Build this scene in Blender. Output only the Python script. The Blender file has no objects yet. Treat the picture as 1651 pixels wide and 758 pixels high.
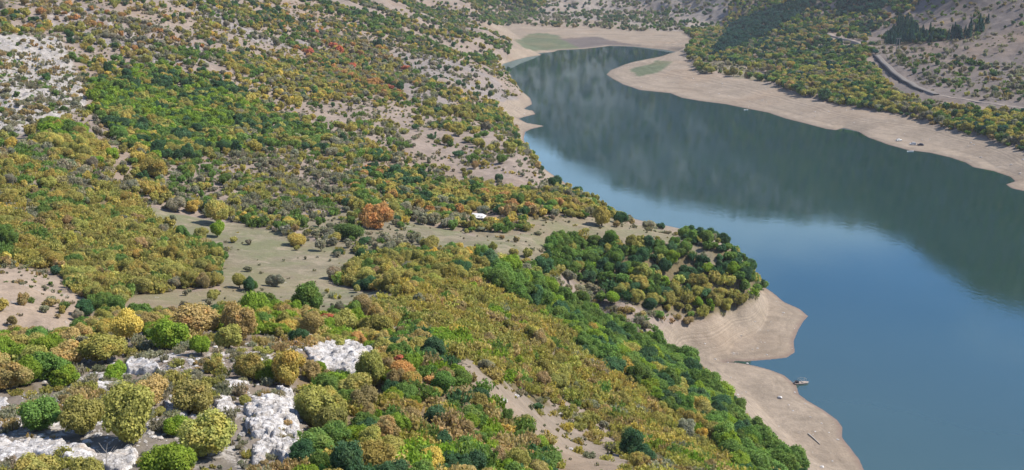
import bpy, math, random
import numpy as np
from mathutils import Vector, Euler, Quaternion
R = math.radians
random.seed(7)
rng = np.random.default_rng(7)
sc = bpy.context.scene
COL = sc.collection

# ------------------------------------------------------------------ camera, sky, sun, exposure
CAM_H, PITCH, FPX, UC, VC = 132.0, R(14.25), 1770.0, 825.5, 379.0
cam = bpy.data.cameras.new('camera')
cam.sensor_width = 36.0
cam.lens = FPX / 1651.0 * 36.0
cam.clip_start, cam.clip_end = 1.0, 30000.0
camo = bpy.data.objects.new('camera', cam)
COL.objects.link(camo)
camo.location = (0, 0, CAM_H)
camo.rotation_euler = (R(90) - PITCH, 0, 0)
sc.camera = camo

SUN_EL, SUN_AZ = R(49), R(86)          # azimuth from +Y towards +X
world = bpy.data.worlds.new('World')
sc.world = world
world.use_nodes = True
wn = world.node_tree
sky = wn.nodes.new('ShaderNodeTexSky')
sky.sky_type = 'NISHITA'
sky.sun_disc = False
sky.sun_elevation = SUN_EL
sky.sun_rotation = SUN_AZ
sky.altitude = 1800
sky.air_density = 1.15
sky.dust_density = 0.05
sky.ozone_density = 5.0
wtc = wn.nodes.new('ShaderNodeTexCoord'); wsep = wn.nodes.new('ShaderNodeSeparateXYZ'); wn.links.new(wtc.outputs['Generated'], wsep.inputs[0])
wno = wn.nodes.new('ShaderNodeTexNoise'); wno.inputs['Scale'].default_value = 5.0; wno.inputs['Detail'].default_value = 5
wmp = wn.nodes.new('ShaderNodeMapping'); wmp.inputs['Scale'].default_value = (1, 1, 3.0); wn.links.new(wtc.outputs['Generated'], wmp.inputs[0]); wn.links.new(wmp.outputs[0], wno.inputs['Vector'])
wad = wn.nodes.new('ShaderNodeMath'); wad.operation = 'MULTIPLY_ADD'; wn.links.new(wno.outputs['Fac'], wad.inputs[0]); wad.inputs[1].default_value = -.26; wn.links.new(wsep.outputs[2], wad.inputs[2])
wmr = wn.nodes.new('ShaderNodeMapRange'); wn.links.new(wad.outputs[0], wmr.inputs[0])
for i_, x_ in enumerate((.085, .175, .7, 0)): wmr.inputs[i_ + 1].default_value = x_
wmx = wn.nodes.new('ShaderNodeMix'); wmx.data_type = 'RGBA'; wn.links.new(wmr.outputs[0], wmx.inputs[0]); wn.links.new(sky.outputs[0], wmx.inputs[6]); wmx.inputs[7].default_value = (6.2, 6.4, 6.8, 1)
wn.links.new(wmx.outputs[2], wn.nodes['Background'].inputs[0])
wn.nodes['Background'].inputs[1].default_value = 0.12
sl = bpy.data.lights.new('sun', 'SUN')
sl.energy = 4.5
sl.angle = R(0.5)
sl.color = (1.0, 0.915, 0.80)
so = bpy.data.objects.new('sun', sl)
COL.objects.link(so)
sdir = Vector((math.sin(SUN_AZ) * math.cos(SUN_EL), math.cos(SUN_AZ) * math.cos(SUN_EL), math.sin(SUN_EL)))
so.rotation_euler = (-sdir).to_track_quat('-Z', 'Y').to_euler()
sc.view_settings.view_transform = 'Standard'
sc.view_settings.look = 'None'
sc.view_settings.gamma = 1.0
sc.view_settings.exposure = 0.86
sc.render.engine = 'CYCLES'
sc.cycles.use_denoising = True
sc.cycles.max_bounces = 5
sc.cycles.diffuse_bounces = 2
sc.cycles.glossy_bounces = 2
sc.cycles.transmission_bounces = 2
sc.cycles.volume_bounces = 0
sc.cycles.transparent_max_bounces = 6
HAZE = 0.00005

# ------------------------------------------------------------------ projection helpers
cP, sP = math.cos(PITCH), math.sin(PITCH)

def ray(u, v):
    a = (v - VC) / FPX
    return (u - UC) / FPX, cP - a * sP, -sP - a * cP

def at_y(u, v, Y):
    dx, dy, dz = ray(u, v)
    t = Y / dy
    return dx * t, Y, CAM_H + dz * t

def at_z(u, v, z=0.0):
    dx, dy, dz = ray(u, v)
    t = (z - CAM_H) / dz
    return dx * t, dy * t

def project(x, y, z):
    h = z - CAM_H
    f = y * cP - h * sP
    f = np.where(f > 1, f, 1)
    up = y * sP + h * cP
    return UC + FPX * x / f, VC - FPX * up / f, f

# ------------------------------------------------------------------ noise
def _hash(ix, iy, seed):
    n = (ix.astype(np.int64) * 374761393 + iy.astype(np.int64) * 668265263 + seed * 1442695041) & 0xffffffff
    n = ((n ^ (n >> 13)) * 1274126177) & 0xffffffff
    return ((n ^ (n >> 16)) & 0xffff) / 65535.0

def vnoise(x, y, seed=0):
    ix, iy = np.floor(x), np.floor(y)
    fx, fy = x - ix, y - iy
    fx = fx * fx * fx * (fx * (fx * 6 - 15) + 10)
    fy = fy * fy * fy * (fy * (fy * 6 - 15) + 10)
    a, b = _hash(ix, iy, seed), _hash(ix + 1, iy, seed)
    c, d = _hash(ix, iy + 1, seed), _hash(ix + 1, iy + 1, seed)
    return (a + (b - a) * fx) * (1 - fy) + (c + (d - c) * fx) * fy

def fbm(x, y, scale, octs=4, seed=0, gain=0.5):
    s = 0; amp = 1; tot = 0; f = 1.0 / scale
    for o in range(octs):
        s = s + amp * (vnoise(x * f + 17.3 * o, y * f - 9.1 * o, seed + o) - 0.5)
        tot += amp; amp *= gain; f *= 2.03
    return s / tot * 2

def ridged(x, y, scale, octs=3, seed=0):
    s = 0; amp = 1; tot = 0; f = 1.0 / scale
    for o in range(octs):
        s = s + amp * (1 - 2 * np.abs(vnoise(x * f + 5.3 * o, y * f + 3.1 * o, seed + o) - 0.5))
        tot += amp; amp *= 0.5; f *= 2.1
    return s / tot

def sstep(a, b, x):
    t = np.clip((x - a) / (b - a), 0, 1)
    return t * t * (3 - 2 * t)

def inpoly(u, v, poly):
    p = np.asarray(poly, float)
    r = np.zeros(u.shape, bool)
    m = (u >= p[:, 0].min()) & (u <= p[:, 0].max()) & (v >= p[:, 1].min()) & (v <= p[:, 1].max())
    if not m.any():
        return r
    uu, vv = u[m], v[m]
    c = np.zeros(uu.shape, bool)
    n = len(p)
    for i in range(n):
        x1, y1 = p[i]; x2, y2 = p[(i + 1) % n]
        if y1 == y2:
            continue
        c ^= ((y1 > vv) != (y2 > vv)) & (uu < (x2 - x1) * (vv - y1) / (y2 - y1) + x1)
    r[m] = c
    return r

# ------------------------------------------------------------------ the lake outline (read where water meets shore, on the water level z = 0)
SHORE = [(1440,820),(1392,758),(1385,740),(1372,722),(1356,705),(1355,690),(1345,678),(1325,662),(1300,647),(1285,637),(1280,622),
 (1262,606),(1240,597),(1215,590),(1190,585),(1165,583),(1190,582),(1200,583),(1240,580),(1268,577),(1281,568),(1280,550),(1290,532),(1300,518),(1305,510),
 (1290,498),(1265,487),(1245,472),(1230,462),(1215,440),(1198,418),(1184,404),(1150,385),(1110,372),(1070,364),(1030,356),(1005,349),
 (980,341),(955,330),(938,312),(912,296),(890,280),(874,268),(866,256),(862,246),(850,238),(843,225),(846,213),(856,208),(877,203),
 (850,198),(836,191),(846,188),(863,184),(858,178),(842,177),(857,168),(855,158),(842,148),(835,138),(828,130),(820,118),
 (809,108),(812,103),(830,97),(850,92),(873,89),(868,86),(892,84),(900,81),(940,79),(985,74),(1020,75),(1070,80),(1090,84),
 (1078,90),(1050,97),(1010,103),(985,113),(978,120),(990,128),(1005,136),(1030,145),(1060,148),(1080,150),(1100,158),(1130,163),
 (1170,168),(1200,174),(1240,182),(1270,192),(1300,200),(1330,208),(1347,210),(1362,206),(1385,212),(1400,222),(1430,233),
 (1465,242),(1500,247),(1530,254),(1555,262),(1570,270),(1600,276),(1630,285),(1638,292),(1622,297),(1630,303),(1651,308),
 (1740,330),(1860,362),(2050,410),(2400,500),(2900,640)]
LAKE = [at_z(u, v) for u, v in SHORE] + [(330, 60), (250, -200), (190, -60), (185, 90), (172, 190)]
LAKE = np.array(LAKE)
# small wiggles on the outline
def densify(P, step):
    out = []
    n = len(P)
    for i in range(n):
        a, b = P[i], P[(i + 1) % n]
        d = np.hypot(*(b - a))
        k = max(1, int(d / (step * max(1.0, a[1] / 500))))
        for j in range(k):
            out.append(a + (b - a) * j / k)
    return np.array(out)
LK = densify(LAKE, 9.0)
rr = np.hypot(LK[:, 0], LK[:, 1])
LK[:, 0] += fbm(LK[:, 0], LK[:, 1], 30, 3, 50) * 1.6
LK[:, 1] += fbm(LK[:, 0], LK[:, 1], 30, 3, 60) * 1.6 * np.clip(rr / 500, .6, 2)

def lake_sd(x, y):
    """signed distance to the shoreline, positive on land"""
    d = np.full(x.shape, 1e9)
    ins = np.zeros(x.shape, bool)
    n = len(LK)
    for i in range(n):
        x1, y1 = LK[i]; x2, y2 = LK[(i + 1) % n]
        ex, ey = x2 - x1, y2 - y1
        px, py = x - x1, y - y1
        t = np.clip((px * ex + py * ey) / (ex * ex + ey * ey + 1e-9), 0, 1)
        dd = (px - t * ex) ** 2 + (py - t * ey) ** 2
        np.minimum(d, dd, out=d)
        if y1 != y2:
            ins ^= ((y1 > y) != (y2 > y)) & (x < ex * (y - y1) / ey + x1)
    d = np.sqrt(d)
    return np.where(ins, -d, d)

# ------------------------------------------------------------------ terrain heights: surveyed points (column, row, distance ahead) and free ones (x, y, z)
CP = [(0,758,88),(200,758,90),(400,758,92),(600,758,94),(800,758,107),(1000,758,128),(1150,758,165),(1290,758,245),(1200,700,262),
 (1130,620,290),(1060,556,330),(1100,565,350),(900,700,168),(900,620,205),(1000,620,240),(1000,700,190),(1100,700,222),
 (800,600,165),(700,600,140),(700,700,115),(800,700,132),(780,440,290),(900,510,300),(1000,562,305),(800,500,250),(860,560,222),
 (700,480,240),(600,500,205),(500,512,188),(400,532,167),(200,545,160),(200,600,132),(0,620,125),(0,560,160),(0,530,206),(400,600,130),
 (400,680,108),(200,680,105),(0,680,105),(550,560,160),(550,620,133),(650,540,190),(600,700,110),(300,535,168),(100,556,162),(100,532,208),(230,512,220),(150,522,216),(350,508,222),
 (300,478,245),(400,476,250),(550,480,256),(500,440,290),(400,400,322),(300,362,352),(250,330,372),(200,490,232),
 (150,420,282),(60,430,262),(0,450,240),(0,500,212),(100,500,222),(0,400,272),(0,350,305),(0,300,340),(100,300,352),(200,300,385),
 (200,250,425),(0,250,390),(0,200,450),(0,150,520),(0,100,600),(0,50,690),(0,0,790),(150,150,560),(150,50,760),(150,0,880),
 (300,300,405),(300,250,465),(300,200,535),(300,150,625),(300,100,730),(300,50,860),(300,0,1000),
 (450,350,380),(450,300,432),(450,250,503),(450,200,592),(450,150,710),(450,100,850),(450,50,1020),(450,0,1200),
 (600,400,335),(600,350,400),(600,300,470),(600,250,560),(600,200,670),(600,150,805),(600,100,985),(600,60,1150),(600,0,1480),
 (750,400,345),(750,375,385),(770,352,425),(750,300,520),(750,250,620),(750,200,750),(750,150,905),(750,100,1130),(750,50,1500),(750,0,1950),
 (650,440,288),(850,400,355),(850,360,410),(850,320,475),(850,285,555),(930,322,492),(1000,370,418),(1080,388,405),(1150,408,396),
 (1195,436,390),(1150,480,378),(1000,430,375),(900,430,350),(950,490,352),(1050,512,350),(1185,488,384),(860,262,600),(840,242,655),
 (805,200,838),(800,150,995),(775,92,1330),(800,62,1560),(700,60,1360),(700,20,1750),(900,30,2200),(900,0,2350),(1000,30,2230),(1100,30,2100),
 (1100,0,2250),(1000,0,2400),(1180,25,1950),(1230,128,1140),(1400,175,910),(1550,212,800),(1651,238,722),(1800,270,650),(1120,92,1400),
 (1160,110,1260),(1415,100,1150),(1500,148,950),(1420,92,1170),(1651,180,835),(1651,120,990),(1651,50,1150),(1651,0,1260),(1500,50,1300),
 (1500,0,1500),(1350,50,1500),(1350,0,1720),(1200,50,1700),(1200,90,1400),(1250,0,1880),(1300,100,1260),(1560,100,1080),(1800,100,950),(1800,0,1150),
 (1000,47,2085),(820,47,2090)]
FREE = [(0,0,84),(-40,40,90),(40,40,82),(90,60,58),(120,20,50),(140,110,40),(-120,40,98),(-300,0,120),(-300,150,112),(-300,300,95),(-420,450,95),(-600,650,120),(-900,900,190),
 (-200,-200,110),(100,-200,80),(500,-300,60),(-800,0,230),(0,-900,160),(-900,-900,300),(900,-900,220),(-2500,0,420),(0,-2500,300),(2600,-800,420),
 (-700,1300,190),(-500,1600,170),(-900,1900,300),(-400,2300,170),(-100,2600,160),(-1300,1300,330),(-2000,2500,420),(-600,3200,330),
 (900,900,60),(1000,700,60),(1250,800,230),(1500,400,250),(1300,100,150),(1700,1200,420),(2300,0,420)]
def refl(u, t, D):                    # a mountain whose mirror image tops out where the photograph's does
    FREE.append(((u - UC) / FPX * D, D, t * D - 132))
for u, t, D in ((860,.150,2900),(950,.188,3000),(1050,.214,3050),(1200,.226,2850),(1310,.229,2650),(1400,.228,2350),(1500,.262,2050),(1600,.292,1780),(1700,.302,1650),(1850,.310,1500)):
    refl(u, t, D)
for u, t, D in ((860,.10,4200),(1050,.13,4500),(1400,.13,4500),(1700,.15,4000)):
    refl(u, t, D)
pts = []
for u, v, Y in CP:
    pts.append(at_y(u, v, Y))
pts += FREE
pts = np.array(pts, float)
# a couple of beach heights
for u, v, z in ((1230,500,3.0),(1150,545,4.5),(1110,590,4.5),(1200,640,4.0),(1300,740,3.5),(1040,115,4),(1200,150,3.5),(1330,185,3.5),(1480,215,3),(1600,250,3),(850,72,3),(1000,55,3.5),(980,351,5),(1030,364,5),(1070,372,5),(1110,382,5),(1150,396,5),(1180,416,5),(1208,447,5),(945,328,6),(905,298,6),(880,280,6),(1060,378,14),(1120,394,14)):
    x, y = at_z(u, v, z)
    pts = np.vstack([pts, (x, y, z)])
PR = np.hypot(pts[:, 0], pts[:, 1])
def feat(x, y):
    r = np.hypot(x, y)
    th = np.arctan2(x, y)
    k = 2.3
    return th * k, np.log(r + 25.0)
def tps(d2):
    return 0.5 * d2 * np.log(d2 + 1e-12)
fx, fy = feat(pts[:, 0], pts[:, 1])
N = len(pts)
A = np.zeros((N + 3, N + 3))
A[:N, :N] = tps((fx[:, None] - fx) ** 2 + (fy[:, None] - fy) ** 2) + np.eye(N) * 2e-4
A[:N, N] = 1; A[:N, N + 1] = fx; A[:N, N + 2] = fy
A[N:, :N] = A[:N, N:].T
W = np.linalg.solve(A, np.r_[pts[:, 2], 0, 0, 0])
def rbf(x, y):
    sh = x.shape
    a, b = feat(x.ravel(), y.ravel())
    z = W[N] + W[N + 1] * a + W[N + 2] * b
    for i in range(N):
        z += W[i] * tps((a - fx[i]) ** 2 + (b - fy[i]) ** 2)
    return z.reshape(sh)

# ------------------------------------------------------------------ zones: what covers the ground where
# tints of foliage (leaf colours, brightened to offset the self-shadow inside the crowns)
T = dict(BG=(0.229,0.336,0.051), MG=(0.156,0.251,0.069), DG=(0.078,0.156,0.077), OL=(0.358,0.340,0.109), YE=(0.599,0.470,0.128), OR=(0.511,0.303,0.131),
         RD=(0.593,0.208,0.138), BR=(0.380,0.299,0.148), GR=(0.287,0.283,0.203), TA=(0.453,0.366,0.158), DK=(0.071,0.066,0.083), TE=(0.043,0.110,0.095), GO=(0.424,0.361,0.108))
CNAME = dict(BG='bright green', MG='mid green', DG='dark green', OL='olive green', YE='yellow', OR='orange brown', RD='red', BR='brown', GR='grey green',
             TA='tan topped', DK='dark grey', TE='deep blue-green', GO='golden olive')
G = dict(farcliff=(0.211,0.186,0.165), rightsoil=(0.135,0.115,0.104), gully=(0.190,0.158,0.125), soil=(0.211,0.172,0.144), grass=(0.172,0.151,0.104), beach=(.225,.186,.145), rock=(0.270,0.252,0.234), mud=(0.098,0.116,0.070), litter=(0.120,0.098,0.056),
         slab=(0.190,0.168,0.158), sand=(0.266,0.214,0.168), greyscrub=(0.151,0.133,0.113), dark=(0.113,0.098,0.091))
# (name, phrase, polygon in survey columns/rows, near limit, far limit, ground, cover, palette, (size lo, hi), share of brush clumps)
Z = []
def zone(name, phrase, poly, y0, y1, ground, cov, pal, size, brush=0.0, rocky=0.0, small=0.3):
    Z.append(dict(name=name, phrase=phrase, poly=poly, y0=y0, y1=y1, ground=ground, cov=cov, pal=pal, size=size, brush=brush, rocky=rocky, small=small))
zone('all', 'on the far mountain', [(-9e5,-9e5),(9e5,-9e5),(9e5,9e5),(-9e5,9e5)], -1e9, 1e9, 'soil', .55, 'OL3 MG3 BR2 GR2 DG1', (6,10))
# ---- left hillside
zone('hill', 'on the long hillside', [(-900,-200),(760,-200),(830,60),(860,270),(960,330),(960,420),(300,420),(-900,480)], 240, 3000, 'soil', .38, 'OL4 MG4 YE1 GR5 DG2 BR1 GO1', (2.8,5.4), .3, .05, .75)
zone('hill', 'on the top of the hillside', [(400,-200),(800,-200),(830,75),(790,110),(700,80),(610,60),(560,30),(430,0)], 700, 3000, 'soil', .66, 'MG4 DG3 GR4 OL3 GO1', (4,7), .1, 0, .6)
zone('hill', 'on the upper hillside', [(-900,-100),(430,-100),(520,60),(640,100),(560,160),(420,120),(300,110),(190,100),(60,60),(-900,40)], 500, 3000, 'soil', .50, 'OL5 OR1 YE1 BR2 GR4 MG3 GO3 DG1', (3.2,5.8), .25, .08, .7)
zone('reds', 'in the reddish band on the hillside', [(480,50),(560,50),(680,110),(690,150),(620,165),(540,120),(470,80)], 600, 1400, 'soil', .62, 'OR1 OL5 BR2 MG3 DG1 GO2 GR3', (3.6,6.2), .1, 0, .6)
zone('hill', 'below the reddish band', [(300,110),(430,100),(560,160),(640,200),(560,220),(500,200),(420,170)], 500, 1300, 'soil', .52, 'OL4 YE1 GR4 MG3 DG1 GO3', (3.2,5.8), .2, 0, .7)
zone('crag', 'on the pale crag', [(-300,60),(95,55),(118,100),(140,160),(112,215),(0,218),(-300,220)], 350, 1000, 'rock', .24, 'GR3 MG1 BR1', (2.2,4.2), .6, .64, .55)
zone('crag', 'on the pale broken rocks high on the hillside', [(55,0),(200,25),(330,78),(250,90),(150,70),(60,30)], 500, 1300, 'slab', .45, 'GR3 OL2 BR2 OR1', (3.5,5), .2, .42, .7)
zone('crag', 'on the pale broken rocks high on the hillside', [(290,-10),(330,0),(410,50),(520,70),(510,85),(400,65),(330,30)], 700, 1600, 'slab', .36, 'GR2 OL2 MG2', (3.5,6), .1, .42, .7)
zone('crag', 'on the pale broken rocks of the middle hillside', [(230,75),(370,85),(360,110),(250,105)], 500, 1300, 'slab', .42, 'GR2 OL2 MG2', (3.5,5), .1, .38, .7)
zone('woods', 'in the dense green wood of the hillside', [(150,135),(230,112),(340,118),(430,175),(455,215),(400,250),(300,262),(262,262),(215,246),(190,232),(150,190)], 350, 1000, 'soil', .90, 'BG5 MG6 OL3 GO2 DG2', (3.6,6.4))
zone('woods', 'in the darker middle band of the hillside', [(350,185),(470,190),(600,235),(660,265),(560,262),(460,240),(400,240)], 400, 1100, 'soil', .66, 'DG3 MG5 OL3 GR2 GO1', (3.8,6.4), .1, 0, .5)
zone('bare', 'on the bare strip under the crag', [(112,180),(150,185),(200,235),(230,300),(190,290),(150,245),(115,225)], 300, 900, 'soil', .22, 'BR1 GR2 OL1', (2.5,4), .4)
zone('hill', 'below the pale crag', [(60,190),(112,190),(150,240),(200,262),(150,275),(80,250)], 300, 900, 'soil', .88, 'BG2 MG2 OL3 GO3', (4,6.5))
zone('scrub', 'in the sparse grey scrub of the hillside', [(262,262),(400,245),(520,250),(640,290),(640,345),(500,372),(400,352),(320,340),(262,310)], 300, 700, 'soil', .34, 'GR6 OL3 GO1 MG2', (2.2,4.0), .55, .03, .85)
zone('slab', 'on the bare grey slope', [(608,62),(660,85),(720,95),(790,125),(835,160),(820,168),(760,150),(690,128),(650,110)], 600, 1800, 'slab', .14, 'GR3 OL1 DG1', (3,5), .4, .15)
zone('slab', 'on the bare grey slope', [(640,130),(720,160),(740,180),(680,175),(640,150)], 600, 1500, 'slab', .30, 'GR3 OL1 MG1', (3,5), .4, .15)
zone('bare', 'on the bare pinkish patches of the hillside', [(565,165),(600,185),(690,222),(690,250),(600,240),(560,200)], 500, 1100, 'soil', .24, 'GR3 OL2 MG1', (3,5), .4)
zone('bare', 'on the bare pinkish patches of the hillside', [(640,262),(700,260),(800,295),(870,310),(860,318),(760,300),(680,282)], 400, 800, 'soil', .20, 'GR3 OL2 MG1', (2.5,4), .4)
zone('shorewood', 'in the wood above the far shore', [(690,170),(740,180),(800,165),(860,262),(830,285),(760,265),(700,230),(650,200)], 500, 1300, 'soil', .66, 'OL4 MG5 DG2 GR3 GO1', (3.8,6.4), .1, 0, .6)
zone('mix', 'on the knee of the hillside above the terrace', [(570,280),(640,275),(760,325),(735,352),(640,352),(560,340)], 300, 650, 'soil', .72, 'OL4 MG3 OR1 GR2 GO2 DG1', (3.3,5.6))
zone('hedge', 'in the hedge below the white hut', [(728,360),(760,357),(850,355),(848,374),(800,377),(738,372)], 320, 480, 'grass', .8, 'OL4 MG2 GO1 GR2', (2.8,4.0), .3)
zone('mix', 'between the white hut and the water', [(690,305),(760,300),(860,325),(960,345),(850,347),(790,345),(740,340)], 380, 600, 'soil', .72, 'GO3 MG2 OL4 OR1 DG1 BR1', (3.5,6))
# ---- left lobe
zone('lobe', 'in the dense brushwood beside the meadow', [(-900,250),(40,245),(120,275),(225,300),(240,345),(300,385),(352,402),(356,442),(330,462),(300,470),(262,462),(235,482),(180,492),(130,480),(95,430),(0,425),(-900,440)], 220, 420, 'litter', .95, 'OL6 BR1 GO3 MG3 GR1', (2.6,5.0), .6, 0, .2)
zone('bare', 'on the strip of bare soil up the left edge', [(45,285),(60,285),(62,340),(50,340)], 240, 500, 'soil', .05, 'BR1', (2,3), .5)
zone('sandstone', 'on the bare sandy slope at the left edge', [(-900,430),(60,430),(122,470),(150,520),(110,556),(-900,560)], 180, 300, 'sand', .07, 'GR2 OL1 MG1 BR1', (1.6,3), .4, .2, .14)
# ---- meadows
MEAD = [(232,328),(262,340),(330,350),(400,362),(470,385),(540,402),(600,420),(560,438),(530,455),(560,466),(640,468),(640,492),(500,505),(330,505),(170,515),(190,490),(262,465),(310,472),(360,468),(358,420),(330,398),(290,380),(242,350)]
zone('meadow', 'in the sloping meadow', MEAD, 195, 400, 'grass', .012, 'GR1 OL1', (1.2,2.5), .5, 0, .1)
zone('mix', 'in the thicket at the lower end of the meadow', [(585,446),(610,424),(690,412),(760,408),(800,416),(800,440),(760,445),(690,474),(640,474),(580,466),(548,460)], 250, 380, 'grass', .86, 'OL4 MG3 YE1 GO3 BR1 GR1 DG1', (3,5.5), .2)
zone('mix', 'among the scattered bushes over the meadow', [(470,365),(560,345),(640,352),(690,398),(640,405),(600,418),(540,402)], 270, 450, 'grass', .26, 'GR3 MG2 OL3 DG1', (2.2,4.4), .3, 0, .3)
zone('terrace', 'on the grassy terrace', [(640,356),(720,370),(760,376),(850,376),(845,348),(960,352),(1062,366),(1130,398),(1100,402),(1060,392),(960,392),(905,382),(880,400),(800,412),(740,408),(690,395)], 300, 520, 'grass', .03, 'GR2 OL1 BR1', (1.2,2.6), .4, 0, .1)
zone('terrace2', 'on the rough grass behind the copse', [(760,405),(880,398),(880,430),(870,440),(800,428)], 260, 420, 'grass', .25, 'GR2 OL2 BR1 DG1', (2,4), .4, 0, .4)
zone('rough', 'on the bare slope under the copse', [(850,430),(930,440),(1000,470),(1070,500),(1180,488),(1185,503),(1100,534),(1035,542),(975,526),(930,494)], 290, 420, 'soil', .55, 'GR3 OL3 MG3 BR2', (2.2,4.6), .25, .1)
zone('copse', 'in the copse on the headland', [(880,402),(915,388),(960,398),(1060,398),(1100,400),(1150,425),(1205,440),(1236,458),(1216,484),(1184,500),(1120,516),(1060,505),(1000,486),(960,462),(905,442),(885,420)], 300, 430, 'litter', .97, 'MG5 DG3 BG1 GO1 OL4', (3.2,6.0), .12, 0, .5)
zone('bare', 'on the grass gap through the copse', [(1085,378),(1120,385),(1172,428),(1150,440),(1115,412),(1085,392)], 340, 450, 'grass', .08, 'GR1', (2,3), .3)
zone('copse', 'along the water side of the headland', [(1090,364),(1130,378),(1190,410),(1232,455),(1205,462),(1165,425),(1120,395),(1088,378)], 340, 480, 'litter', .95, 'MG3 DG4 OL2 GR1', (3.2,6.0), .1, 0, .5)
# ---- near spur
SPUR = [(640,478),(700,465),(780,442),(850,480),(930,545),(1000,610),(1060,650),(1130,700),(1200,760),(1300,900),(560,900),(560,560)]
zone('spur', 'on the brushy spur', SPUR, 40, 320, 'litter', .84, 'OL7 BR2 GO4 GR1 TA2 MG2 BG1', (1.8,4.2), .90, 0, .5)
zone('spurside', 'on the autumn slope beside the white rocks', [(400,520),(640,515),(700,560),(770,640),(850,700),(905,760),(930,900),(420,900),(480,760),(500,640),(480,600),(470,545),(400,520)], 40, 230, 'litter', .95, 'OL6 GO3 MG4 BR2 BG3 TA2 DG1', (1.9,3.6), .5, 0, .3)
zone('gully', 'in the grey gully', [(726,568),(752,582),(806,618),(866,650),(915,662),(975,695),(1025,728),(1080,800),(880,860),(888,745),(860,712),(838,690),(796,660),(760,628),(728,606)], 90, 240, 'gully', .10, 'GR3 OL2 GO1', (1,2.2), .9, 0, .25)
zone('gully', 'in the grey gully', [(870,640),(940,665),(1000,705),(1100,760),(1200,790),(1050,790),(1000,735),(930,690)], 120, 260, 'soil', .38, 'GR3 OL3 BR1', (1.4,3), .75, .1)
zone('strip', 'in the green belt above the beach', [(775,426),(850,448),(900,478),(960,520),(1020,552),(1060,560),(1120,612),(1175,665),(1215,705),(1260,735),(1300,770),(1200,770),(1150,720),(1100,680),(1040,640),(990,610),(930,560),(880,515),(830,480),(775,446)], 190, 345, 'litter', .99, 'MG5 BG4 DG3 GO2 OL1', (4.2,7.2))
# ---- knoll
zone('knoll', 'on the rocky knoll', [(-900,525),(200,528),(400,515),(470,545),(500,600),(500,640),(480,760),(460,1200),(-900,1200)], 30, 182, 'greyscrub', .60, 'GR6 OL2 BR2', (1.0,2.1), .92, .44, .9)
zone('knollback', 'along the back edge of the knoll', [(-900,556),(100,552),(200,536),(300,522),(400,518),(640,512),(640,540),(470,548),(400,540),(200,556),(-900,575)], 140, 205, 'greyscrub', .9, 'OL4 MG2 TA3 GO2 BG2', (2.2,3.8), .2, .1, .3)
zone('knollleft', 'at the left edge of the knoll', [(-900,566),(110,572),(40,620),(-900,640)], 100, 175, 'litter', .85, 'OL3 TA3 BG2 BR1', (3,4.6), .1, 0, .4)
# ---- beaches
zone('beach', 'on the beach', [(1060,562),(1035,540),(1115,524),(1185,502),(1225,474),(1240,455),(1400,480),(1400,800),(1460,1000),(1300,760),(1240,722),(1190,665),(1130,600)], 262, 470, 'beach', .0, 'GR1', (1,2), .5)
zone('beach', 'on the beach', [(818,160),(900,160),(900,260),(868,262),(846,240),(838,215),(820,190),(800,172)], 500, 1300, 'beach', .0, 'GR1', (1,2))
zone('beach', 'on the beach', [(770,40),(1100,50),(1120,64),(1100,100),(960,100),(940,85),(900,90),(830,120),(800,105),(826,82),(822,66),(790,52)], 1150, 2500, 'beach', .0, 'GR1', (1,2))
zone('mud', 'on the green flat', [(828,64),(880,60),(945,72),(925,84),(890,82),(850,80)], 1200, 2500, 'mud', .0, 'GR1', (1,2))
zone('mud', 'on the dark flat', [(900,66),(960,64),(1060,76),(985,78),(940,80)], 1200, 2500, 'dark', .0, 'GR1', (1,2))
zone('beach', 'on the far beach', [(960,100),(1080,82),(1110,92),(1130,120),(1200,126),(1240,134),(1300,158),(1400,178),(1470,190),(1540,214),(1600,228),(1651,246),(1900,300),(1900,400),(1600,320),(1500,262),(1380,230),(1280,205),(1100,170),(960,140)], 550, 1800, 'beach', .0, 'GR1', (1,2))
zone('mud', 'on the green flat', [(1015,112),(1060,98),(1085,100),(1060,118),(1030,124)], 1100, 1700, 'mud', .0, 'GR1', (1,2))
# ---- far banks
zone('farcliff', 'on the far cliff', [(800,-10),(1205,-10),(1195,30),(1165,62),(1110,62),(1000,48),(880,42),(790,40)], 1900, 3000, 'farcliff', .20, 'GR3 MG2 DG1', (5,8), .2, .12, .2)
zone('farcliff', 'over the far cliff', [(700,-60),(880,-60),(880,22),(830,36),(790,40),(770,20)], 1900, 3000, 'soil', .6, 'MG3 GR3 DG2 OL1', (6,9))
zone('rightwood', 'in the wooded right bank', [(1200,-60),(1420,-60),(1480,0),(1470,30),(1400,60),(1420,95),(1440,130),(1480,160),(1400,178),(1300,155),(1240,130),(1150,118),(1108,92),(1160,60)], 800, 2600, 'soil', .72, 'MG3 TE3 OL3 BR2 GR2 DG2', (5,8), .1, 0, .6)
zone('pines', 'in the dark pinewood of the right bank', [(1180,40),(1260,10),(1300,0),(1330,0),(1250,50),(1200,75),(1150,90)], 1200, 2600, 'litter', .90, 'TE1', (6,9))
zone('pines', 'in the dark pinewood of the right bank', [(1350,0),(1450,-20),(1420,20),(1350,28)], 1200, 2600, 'litter', .90, 'TE1', (6,9))
zone('rightscrub', 'on the bare right hillside', [(1480,-60),(2000,-60),(2000,200),(1651,182),(1560,165),(1480,150),(1440,110),(1400,75),(1400,55),(1440,40),(1475,25)], 800, 2600, 'rightsoil', .20, 'GR4 BR1 DG1 MG1', (3.2,5.6), .3, .02, .32)
zone('rightbare', 'on the bare right hillside', [(1510,70),(1560,70),(1651,40),(1800,20),(1800,110),(1651,110),(1560,95),(1520,92)], 800, 2000, 'rightsoil', .04, 'GR1', (4,6), .5, 0, .15)
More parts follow.
